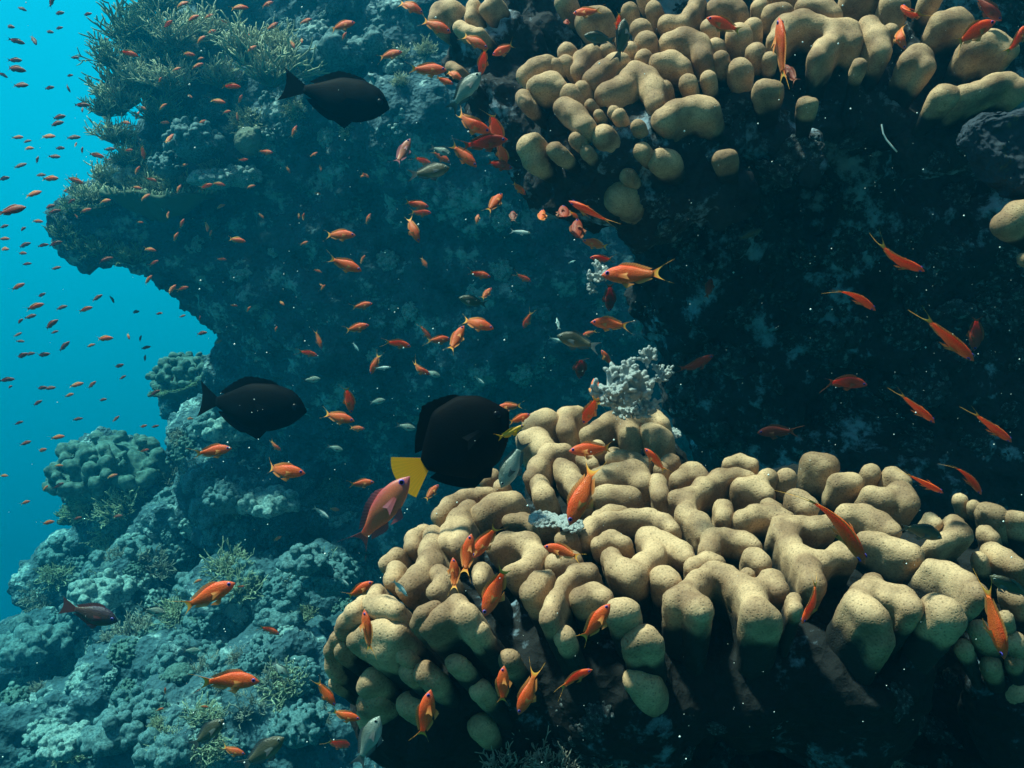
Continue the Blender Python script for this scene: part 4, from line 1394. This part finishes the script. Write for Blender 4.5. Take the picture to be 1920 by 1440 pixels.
# x y length heading roll bend turn kind | what sets it apart
A = """
768 10 58 -30 0 1 10 anth|orange anthias cut by the top edge just left of the upper coral overhang
815 47 68 -25 10 0 0 anth|bright orange anthias beside the leftmost tan lobe of the overhang
888 76 62 -30 10 0 0 anth|orange anthias swimming down right over the dark rock under the small top lobes
906 112 52 -100 10 0 25 anth|orange anthias pointing straight down right of the drooping pair near the overhang
947 92 50 195 15 0 30 anth|plump orange anthias facing left against the dark rock of the overhang
730 102 50 10 0 0 0 anth|small orange anthias with spread tail right of the upper black surgeonfish head
800 130 76 -3 5 0 0 anth|long orange anthias swimming right above the grey chromis
850 138 42 -35 0 1 0 anth|orange anthias tucked behind the small pale lobe
832 151 38 -20 0 0 0 anth|faint orange anthias under the long one above the grey chromis
880 232 88 -22 25 1 0 anth|slender orange anthias with trailing yellow tail below the grey chromis
930 236 62 -88 30 0 50 anth|orange anthias seen from behind with its forked tail held up like horns
905 268 95 8 30 0 0 dim|dusky red anthias swimming right under the horned tail one
942 284 46 -85 30 0 50 anth|smaller orange anthias seen from behind, tail up, near the dark rock
868 290 70 -42 10 0 0 anth|orange anthias diving to the right with a lifted forked tail
935 309 54 -15 10 0 0 dim|dull red anthias just below the small tail up one
793 301 42 -30 20 0 0 anth|small orange anthias with a white edge just above the brown chromis
826 293 44 -35 10 0 0 anth|small orange anthias next to the silvery fish left of the diving ones
755 288 66 65 0 0 10 pink|pale pink anthias heading steeply up, alone in the middle of the far reef
640 48 54 12 0 0 0 anth|orange anthias over the smooth lobed corals at the top
551 247 26 65 0 0 0 anth|tiny orange anthias heading up below the upper surgeonfish tail
588 290 18 30 0 0 0 anth|tiny orange speck of a fish below the middle of the upper surgeonfish
497 285 30 -5 0 0 0 anth|small faded orange anthias left below the upper surgeonfish
510 50 28 35 0 0 0 anth|small orange anthias above the golden branching corals
572 40 28 20 0 0 0 anth|small orange anthias left of the smooth lobed corals at the top
500 8 28 20 0 0 0 anth|small orange anthias at the top edge above the golden corals
780 383 50 -12 5 0 0 anth|upper of two slim orange anthias swimming right in the middle
787 399 44 0 20 0 0 anth|lower of two slim orange anthias swimming right in the middle
773 428 60 -65 15 0 0 anth|orange anthias diving down under the two slim ones
927 381 52 55 0 0 30 anth|plump orange anthias heading up below the overhang lobes
895 411 22 80 0 0 30 anth|tiny orange anthias left below the plump one heading up
962 406 28 90 0 0 50 dim|dull red small anthias under the overhang between two orange ones
1016 408 38 80 0 0 40 anth|small orange anthias heading up just left of the long slanting one
972 353 36 -40 0 0 10 anth|orange anthias with a white tail under the left lobes of the overhang
635 440 64 -3 0 0 0 anth|slender orange anthias swimming right, upper one in the dark centre left
645 495 72 -22 5 0 0 anth|orange anthias with pale forked tail heading down right, centre left
690 411 24 65 0 0 0 anth|tiny faded anthias heading up in the dark centre
570 456 18 20 0 0 0 anth|tiny orange anthias left above the slender pair in the centre left
1103 22 58 187 0 0 0 anth|bright orange anthias facing left in front of a lobe at the top
1160 40 32 -90 0 0 40 anth|orange anthias just above the dark grey chromis at the top
1062 44 26 80 0 0 40 dim|dull red little fish left of the bright orange one at the top
1360 47 76 159 25 0 0 anth|orange anthias slanting down right over the two lobes at the top centre right
1465 98 132 94 62 0 0 anth|long orange anthias standing upright over the big curled lobe
1484 140 52 120 30 0 20 dim|red anthias partly behind the upright one's tail
1705 28 66 80 30 0 50 anth|orange anthias with fins spread wide at the top right
1683 66 62 -62 40 2 0 anth|curved orange anthias under the one with fins spread
1820 63 104 26 20 0 0 anth|orange anthias heading up right across the top right lobes
1908 76 66 62 20 0 0 anth|orange anthias cut by the right edge over a broad lobe
1850 14 76 -42 40 0 0 dim|dark red fish at the very top right in shade
1110 399 98 153 50 0 0 anth|long slanting orange anthias below the round lobe of the overhang
1058 404 50 95 0 0 50 dim|dark brown red fish left of the long slanting orange one
1082 438 66 82 10 0 40 dim|larger dark red fish hanging below the slanting orange one
1076 402 24 -45 20 0 0 anth|tiny bright orange fish between two dark red ones
1118 458 54 166 10 0 0 anth|orange anthias facing left above the white crust fringe
1130 486 48 172 20 0 0 anth|thin orange anthias right over the white crust fringe
1190 515 126 181 0 0 0 anth|large sleek orange anthias facing left with curved yellow forked tail
1143 555 54 -86 0 0 40 dim|dull brown red fish hanging below the large sleek anthias
1146 607 78 176 15 0 0 anth|orange anthias facing left with long tail near the wall edge
1105 625 28 200 0 0 30 anth|small orange fish touching the tail of the left facing anthias near the wall
989 600 34 -115 0 0 35 anth|small orange anthias with raised tail in the dark centre right
980 520 36 -28 20 0 0 anth|small slim orange anthias in the dark centre above the chromis
1088 684 52 -88 0 0 45 dim|dull red fish with tail up under the slim grey chromis
1138 673 40 122 20 0 0 anth|small orange anthias over the white crust heading up left
1118 735 52 96 10 0 40 anth|orange anthias above its pair partner at the back of the tan mound
1108 767 62 -112 10 0 35 anth|orange anthias pointing down at the back edge of the tan mound
1305 685 78 30 35 0 0 dim|dusky red anthias beside the dark wall heading up right
1330 540 42 72 0 0 30 dim|barely visible dark red fish on the shaded wall
898 514 46 -15 10 0 0 anth|orange anthias in the centre with pale spiky tail
911 552 34 50 0 0 20 anth|small orange anthias touching the grey brown chromis tail
892 606 72 -18 0 1 0 anth|humped orange anthias, right end of a tight trio in the centre
822 637 44 5 0 0 30 anth|round orange anthias, middle left of a tight trio
797 622 42 -52 40 0 0 anth|thin orange fish with tail up at the left of the trio
855 638 64 62 0 0 15 anth|orange anthias heading up in the tight central group
745 643 54 -16 20 0 0 anth|slim orange anthias alone left of the tight central group
667 615 52 12 5 0 0 anth|orange anthias heading right, lower of two above the dark middle
678 573 42 10 5 0 0 anth|orange anthias heading right, upper of two above the dark middle
597 636 40 -72 30 0 0 anth|small orange anthias with tail raised, left of the dark middle
577 661 40 -20 20 0 0 anth|small orange anthias right above the lower surgeonfish back
703 682 44 -112 0 0 15 anth|orange anthias heading down beside a pale blue fish
786 693 46 -24 20 1 0 anth|orange anthias with frilly tail beside a pale grey fish
654 746 60 -84 0 0 15 anth|orange anthias with tail straight up above the lower surgeonfish head
632 782 68 -14 0 0 0 anth|orange anthias right of the lower surgeonfish nose
668 803 32 -5 0 0 0 anth|small orange anthias just below the one at the surgeonfish nose
957 762 50 185 0 0 10 anth|orange anthias facing left above the yellow fish near the tang
973 785 46 20 0 0 10 anth|orange anthias between the tang and the first tan lobes
795 492 26 -60 0 0 0 anth|tiny orange anthias diving in the centre
398 846 74 8 0 0 0 anth|orange anthias below the lower surgeonfish tail
527 883 92 -6 0 1 0 anth|large arched orange anthias above the ragged teal coral
677 906 50 4 0 0 0 anth|orange anthias left of the tang's yellow tail
515 836 32 -38 20 0 0 anth|small slim orange fish between surgeonfish and arched anthias
627 955 20 -10 0 0 20 anth|tiny orange fish next to the slim silver blue one
808 925 42 48 0 0 20 anth|orange anthias half hidden under the black tang
672 1108 66 32 5 0 0 anth|orange anthias heading up right at the mound's left edge
388 1118 118 25 0 0 0 anth|large orange anthias heading up right on the lower left slope
428 1275 118 -3 0 0 0 anth|large orange anthias with violet eye swimming level at the lower left
689 1186 88 98 30 0 0 anth|orange anthias standing upright over the left lobes of the tan mound
505 1180 44 -28 15 0 0 anth|small orange anthias on the slope left of the mound
610 1298 64 -55 10 0 0 anth|orange anthias diving right at the lower left foot of the mound
645 1342 64 -12 5 0 0 anth|orange anthias tucked behind the bottom lobe of the mound
634 1394 48 -40 10 0 45 anth|orange anthias seen from behind at the bottom left of the mound
435 1408 52 -14 0 0 0 anth|orange anthias between two brown chromis at the bottom
798 1348 112 80 10 0 0 anth|orange anthias rising upright past the bottom left lobes
943 1290 84 87 0 0 0 anth|orange anthias hanging head up in the dark gap, left one of two
992 1296 98 -114 10 0 0 anth|orange anthias head down in the dark gap, right one of two
1075 1270 78 22 25 0 0 anth|slender orange anthias with curved white tail below the front lobes
1115 1172 100 54 0 0 0 anth|orange anthias heading up right over the front lobes, violet eye
1058 1034 80 168 10 0 10 anth|orange anthias with translucent tail over the mound below the white crust
930 1102 118 -112 0 0 0 anth|large orange anthias head down over the dark hollow of the mound
912 1012 86 -126 0 0 0 anth|orange anthias head down left, behind the curved upright one
877 1042 84 80 0 0 0 anth|curved orange anthias head up in front of its neighbour on the mound
852 1078 66 95 10 0 0 anth|narrow orange anthias head up left of the curved one
1094 924 134 -113 0 0 0 anth|largest orange anthias head down with broad yellow tail above the white crust
1112 843 92 184 0 0 0 anth|orange anthias facing left over the back lobes of the mound
1230 864 64 132 35 0 0 anth|orange anthias with tail down right over the back of the mound
1573 976 192 -59 48 0 0 anth|long orange anthias slicing down right across the right half of the mound
1526 1128 96 -118 35 0 0 anth|orange anthias heading down left over the right lobes
1864 1160 158 -76 45 0 0 anth|long narrow orange anthias heading down at the right edge
1682 488 112 -22 55 0 0 anth|orange anthias, topmost of those slanting across the dark wall
1605 554 94 -38 60 0 0 anth|narrow orange anthias left of the longest one on the dark wall
1775 631 138 -42 50 0 0 anth|longest orange anthias slanting down the dark wall
1582 715 90 -9 25 0 0 dim|level dusky orange anthias on the dark wall
1716 762 96 -40 50 0 0 anth|orange anthias slanting in the middle of the dark wall
1857 798 102 -38 62 0 0 anth|thin orange anthias slanting near the right edge of the wall
1816 892 86 -56 50 0 0 anth|orange anthias slanting steeply above the right end of the mound
1730 904 88 -28 50 0 0 anth|orange anthias skimming the back right lobes of the mound
1458 808 78 186 15 0 0 dim|dusky orange anthias facing left above the back lobes
1830 620 76 -86 30 0 20 dim|faint dark red fish near the right edge of the wall
710 968 190 52 0 0 0 pink|big purple pink anthias with long trailing tail fins under the yellow tail
870 172 96 48 0 0 0 chro|silver grey chromis heading up right by the overhang
803 322 82 10 0 0 0 chrd|olive brown chromis with white tail in the upper middle
1086 640 86 166 15 0 0 chrd|slim grey brown chromis facing left by the wall edge
888 566 58 165 15 0 0 chrd|dim grey brown chromis facing left in the centre
1168 75 82 85 20 0 0 chrd|dark grey chromis head up in front of the top lobes
1125 72 62 170 20 0 0 chrd|grey chromis facing left behind the head up one at the top
962 868 104 -115 10 0 0 chro|silver grey chromis head down beside the tang and the first lobes
690 1392 108 66 0 0 0 chro|olive grey chromis over the bottom left lobe
490 1412 104 34 0 0 0 chrd|dark brown chromis at the bottom edge left of the mound
388 1376 84 40 0 0 0 chrd|brown chromis on the lower left slope
1722 992 96 -22 30 0 0 chrd|translucent brown fish lying over the right lobes
1898 1102 96 152 40 0 0 chrd|grey fish cut by the right edge beside the long narrow anthias
825 282 44 -20 0 0 0 chro|silvery white fish above the brown chromis in the upper middle
975 435 40 -6 0 0 0 white|small white fish under the overhang lobes
602 960 40 -38 0 0 0 white|slim silver blue fish left of the big pink anthias
1046 607 24 100 0 0 20 white|tiny white fish right of the dark centre
1042 637 34 -15 0 0 0 white|pale turquoise fish left of the slim chromis
898 712 28 -38 0 0 0 white|small pale blue fish above the black tang
716 690 34 5 0 0 10 white|pale blue fish behind the downward orange one
810 700 34 -20 0 0 0 chro|pale grey fish at the frilly orange anthias
583 712 36 5 0 0 0 chro|grey green small fish above the lower surgeonfish head
706 753 34 10 0 0 0 chro|dim grey fish in the middle, right of the tail up anthias
760 800 40 -12 0 0 0 chro|grey fish with white tail left of the black tang
627 840 34 -15 0 0 0 chro|small grey green fish below the nose of the lower surgeonfish
667 650 22 -55 0 0 0 white|tiny turquoise fish in the dark middle
750 1100 46 -52 10 0 0 white|small blue and white fish over the mound's left lobes
642 1088 34 -40 10 0 0 white|small black and white fish at the knobbly teal coral
525 1255 46 -42 0 0 0 chro|pale grey fish on the slope left of the mound
288 1145 48 -12 0 0 0 chro|pale hazy fish right of the dusky purple one
358 1220 36 0 0 0 0 chro|dim olive fish on the lower left slope
1072 491 16 20 0 0 0 white|tiny turquoise fish left of the large sleek anthias
1405 440 52 22 40 0 0 chrd|faint grey fish on the shaded wall under the overhang
"""
NAMES = {'anth': ('anthias', 'fish'), 'dim': ('anthias', 'fish'), 'pink': ('anthias', 'fish'), 'chro': ('chromis', 'fish'), 'chrd': ('chromis', 'fish'),
         'white': ('small_fish', 'fish')}
GR = {'anth': 'orange anthias of the near shoal', 'dim': 'dusky red anthias of the near shoal'}
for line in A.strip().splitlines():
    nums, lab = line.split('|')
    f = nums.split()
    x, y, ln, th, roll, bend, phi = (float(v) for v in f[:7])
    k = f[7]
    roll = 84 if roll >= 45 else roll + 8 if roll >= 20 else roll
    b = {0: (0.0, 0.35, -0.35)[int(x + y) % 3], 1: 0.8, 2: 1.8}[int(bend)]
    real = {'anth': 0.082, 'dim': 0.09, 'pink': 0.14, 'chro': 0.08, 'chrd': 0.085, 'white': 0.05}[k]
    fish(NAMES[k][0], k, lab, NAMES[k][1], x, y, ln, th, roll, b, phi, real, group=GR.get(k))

fish('surgeonfish', 'surg', 'black surgeonfish swimming right high over the far reef, upper of two', 'fish', 630, 181, 206, -13, 0, 0.0, 0, D=2.3)
fish('surgeonfish', 'surg', 'black surgeonfish swimming right over the hazy slope, lower of two', 'fish', 460, 760, 232, -6, 0, 0.35, 0, D=2.2)
fish('tang', 'tang', 'round black tang with a bright yellow tail beside the tan mound', 'fish', 848, 838, 250, 32, 0, 0.0, 0, D=1.42)
fish('small_wrasse', 'yell', 'bright yellow fish in front of the black tang', 'fish', 957, 812, 62, 30, 20, 0.35, 0, D=1.3)
fish('dusky_fish', 'purp', 'dusky purple fish with red tail on the hazy lower left slope', 'fish', 168, 1150, 110, -16, 0, 0.0, 0, D=2.3)

# the far shoal, one mesh each
BLUE = """97 2 30 60,40 16 20 -20,110 25 24 5,18 50 24 -15,92 60 20 -10,110 53 18 10,63 75 26 -60,163 27 20 8,30 77 32 -15,197 75 18 10,28 113 30 -5,28 129 42 -8,
38 160 34 0,140 108 20 -5,130 142 16 10,92 165 22 5,127 165 18 -60,5 140 22 -30,153 197 30 3,154 204 16 -80,110 220 30 8,105 232 30 14,90 256 30 -3,33 258 24 5,50 265 18 10,137 258 28 8,
53 278 22 0,112 278 22 0,102 294 26 -3,142 272 12 80,154 282 14 80,205 280 24 5,180 291 32 -12,200 301 18 20,70 300 16 80,37 311 26 20,75 328 22 0,95 335 34 3,140 338 36 -18,7 335 26 12,
62 364 34 16,125 358 24 8,133 378 20 20,20 395 60 10,92 388 26 14,100 397 28 16,70 415 22 0,7 425 20 15,42 430 18 20,8 448 22 5,45 460 26 20,80 460 22 10,103 457 28 18,7 467 24 0,42 475 20 0,
198 487 28 15,105 503 20 15,50 495 18 10,33 538 28 30,77 554 20 25,182 559 24 30,210 560 18 -70,65 575 34 20,115 577 24 20,160 580 28 18,57 594 26 15,37 603 18 40,95 609 34 32,102 623 16 20,
33 628 18 30,38 640 18 0,120 650 28 50,170 648 18 20,195 635 34 8,240 630 16 -60,263 635 14 80,40 668 30 20,55 664 22 10,80 666 30 15,273 652 20 15,272 672 14 80,222 687 24 22,230 708 16 30,
12 712 30 8,18 726 14 30,77 728 24 15,93 728 24 5,143 722 28 20,172 722 22 40,130 741 20 20,70 756 22 25,192 750 18 10,145 786 20 8,217 786 18 45,108 820 28 10,48 831 24 15,78 845 24 15,
7 892 18 0,35 793 18 20,110 910 24 20,48 942 20 15,90 980 26 10,145 972 18 15,220 968 22 10,253 585 20 5,298 588 16 5,342 593 14 20,375 598 12 80,378 625 24 10,410 641 16 30,290 737 24 30,323 712 14 60,290 800 16 20,85 915 16 40"""
sr = random.Random(3)
for i, s in enumerate(BLUE.replace('\n', '').split(',')):
    x, y, ln, th = (float(v) for v in s.split())
    D = min(6.2, FPX * 0.09 / ln) * sr.uniform(0.85, 1.05)
    red = sr.random() < 0.3
    k = 'dim' if not red else 'anth'
    o = link('small_fish', fish_single(k, sr.choice((0.0, 0.35, -0.35))), None, category='fish', group='small dark fish in the blue open water' if k == 'dim' else 'small orange fish in the blue open water',
             label='tiny dark fish of the shoal hanging in the open blue water at the left' if k == 'dim' else 'tiny reddish orange fish of the shoal in the open blue water at the left')
    o.matrix_world = fish_matrix(x, y, ln, th + sr.uniform(-4, 4), sr.uniform(-10, 30), sr.uniform(-15, 15), D)

REEF = """340 8 28 20,448 14 34 5,360 35 30 25,313 47 28 30,276 66 14 80,460 66 20 0,375 75 26 35,450 80 18 10,470 92 24 35,240 100 36 -12,352 102 30 -8,375 110 16 10,370 124 26 20,475 112 18 20,
432 162 36 3,408 190 30 -8,450 187 20 60,425 210 18 10,445 218 18 -85,240 197 20 35,257 217 20 70,268 202 16 -30,220 182 18 -60,235 230 22 -12,377 230 22 30,308 230 18 5,317 262 28 62,268 285 28 -88,
240 282 18 10,257 320 20 60,283 336 24 -20,256 352 20 -5,335 355 20 70,272 370 22 40,197 377 24 10,160 395 24 18,143 405 14 -60,315 404 16 80,262 417 14 0,413 387 20 20,280 468 26 -10,
329 445 22 60,341 420 22 70,443 450 36 -10,388 425 22 -80,395 438 14 70,278 525 24 48,288 493 20 30,322 543 24 55,342 541 24 14,415 486 18 0,438 573 14 0,466 580 14 60,360 260 20 -10,
345 310 18 10,375 330 22 20,305 200 20 30,395 60 22 15,420 40 18 -20,330 130 20 15,355 180 16 -30,300 150 16 60,455 300 20 10,385 350 30 20,410 345 24 -10,470 350 18 20,355 785 16 0,268 800 18 20,
270 845 20 15,110 873 18 0,210 893 20 20,370 1090 18 20,520 1010 18 30,565 75 16 -70,548 82 20 -60,508 73 14 -80,645 69 20 60,685 328 20 -40,680 330 16 0,595 363 14 -10,601 315 14 -80,540 318 16 -60,
487 110 14 0,490 405 16 -50,560 405 14 -85,569 407 16 80,680 487 20 60,595 508 18 -20,605 540 16 50,528 568 16 -40,602 535 14 -30,517 618 14 60,450 1100 16 5,300 1330 18 20,310 1295 14 80,382 1325 18 -10,390 30 20 20"""
for s in REEF.replace('\n', '').split(','):
    x, y, ln, th = (float(v) for v in s.split())
    D = depth_for(x, y, ln, 0.075, margin=0.93)
    up = x < 500 and y < 500
    o = link('small_fish', fish_single('anth', sr.choice((0.0, 0.35, -0.35))), None, category='fish',
             group='small orange anthias over the upper left reef' if up else 'small orange anthias scattered over the far reef',
             label='tiny orange anthias of the shoal hovering over the hazy upper left reef' if up else 'tiny orange anthias scattered over the dim far reef away from the shoal')
    o.matrix_world = fish_matrix(x, y, ln, th, sr.uniform(-10, 30), sr.uniform(-20, 20), D)

# ------------------------------------------------------------------ drifting specks in the water
g = random.Random(77)
V, Fs = [], []
octv = ((1, 0, 0), (-1, 0, 0), (0, 1, 0), (0, -1, 0), (0, 0, 1), (0, 0, -1))
octf = ((0, 2, 4), (2, 1, 4), (1, 3, 4), (3, 0, 4), (2, 0, 5), (1, 2, 5), (3, 1, 5), (0, 3, 5))
for i in range(1500):
    D = 0.5 + 2.2 * g.random() ** 0.8
    px, py = g.uniform(-300, 2200), g.uniform(-200, 1640)
    if px < 350 and g.random() < 0.8:
        continue
    p = at(px, py, D)
    r = (0.6 + 1.9 * g.random() ** 5) / FPX * D
    b = len(V)
    V += [tuple(p + Vector(v) * r) for v in octv]
    Fs += [tuple(b + q for q in f) for f in octf]
link('drifting_specks', mesh_py('drifting_specks', V, Fs, [M['speck']]), None, kind='stuff', label='white specks drifting in the water')

# ------------------------------------------------------------------ the water itself: one even, closed volume
hm = bpy.data.materials.new('sea_water')
hm.use_nodes = True
hn = hm.node_tree
hn.nodes.clear()
ho = hn.nodes.new('ShaderNodeOutputMaterial')
hv = hn.nodes.new('ShaderNodeVolumePrincipled')
hv.inputs['Color'].default_value = (0.0, 0.095, 0.165, 1)
hv.inputs['Absorption Color'].default_value = (0.0, 0.82, 0.88, 1)
hv.inputs['Density'].default_value = HAZE
hv.inputs['Anisotropy'].default_value = 0.5
hn.links.new(hv.outputs[0], ho.inputs['Volume'])
x0, x1, y0, y1, z0, z1 = -31, 31, -31, 31, -14.5, 3.4
V = [(x, y, z) for x in (x0, x1) for y in (y0, y1) for z in (z0, z1)]
Fs = [(0, 1, 3, 2), (4, 6, 7, 5), (0, 4, 5, 1), (2, 3, 7, 6), (0, 2, 6, 4), (1, 5, 7, 3)]
link('haze', mesh_py('haze', V, Fs, [hm], smooth=False), None, kind='stuff')
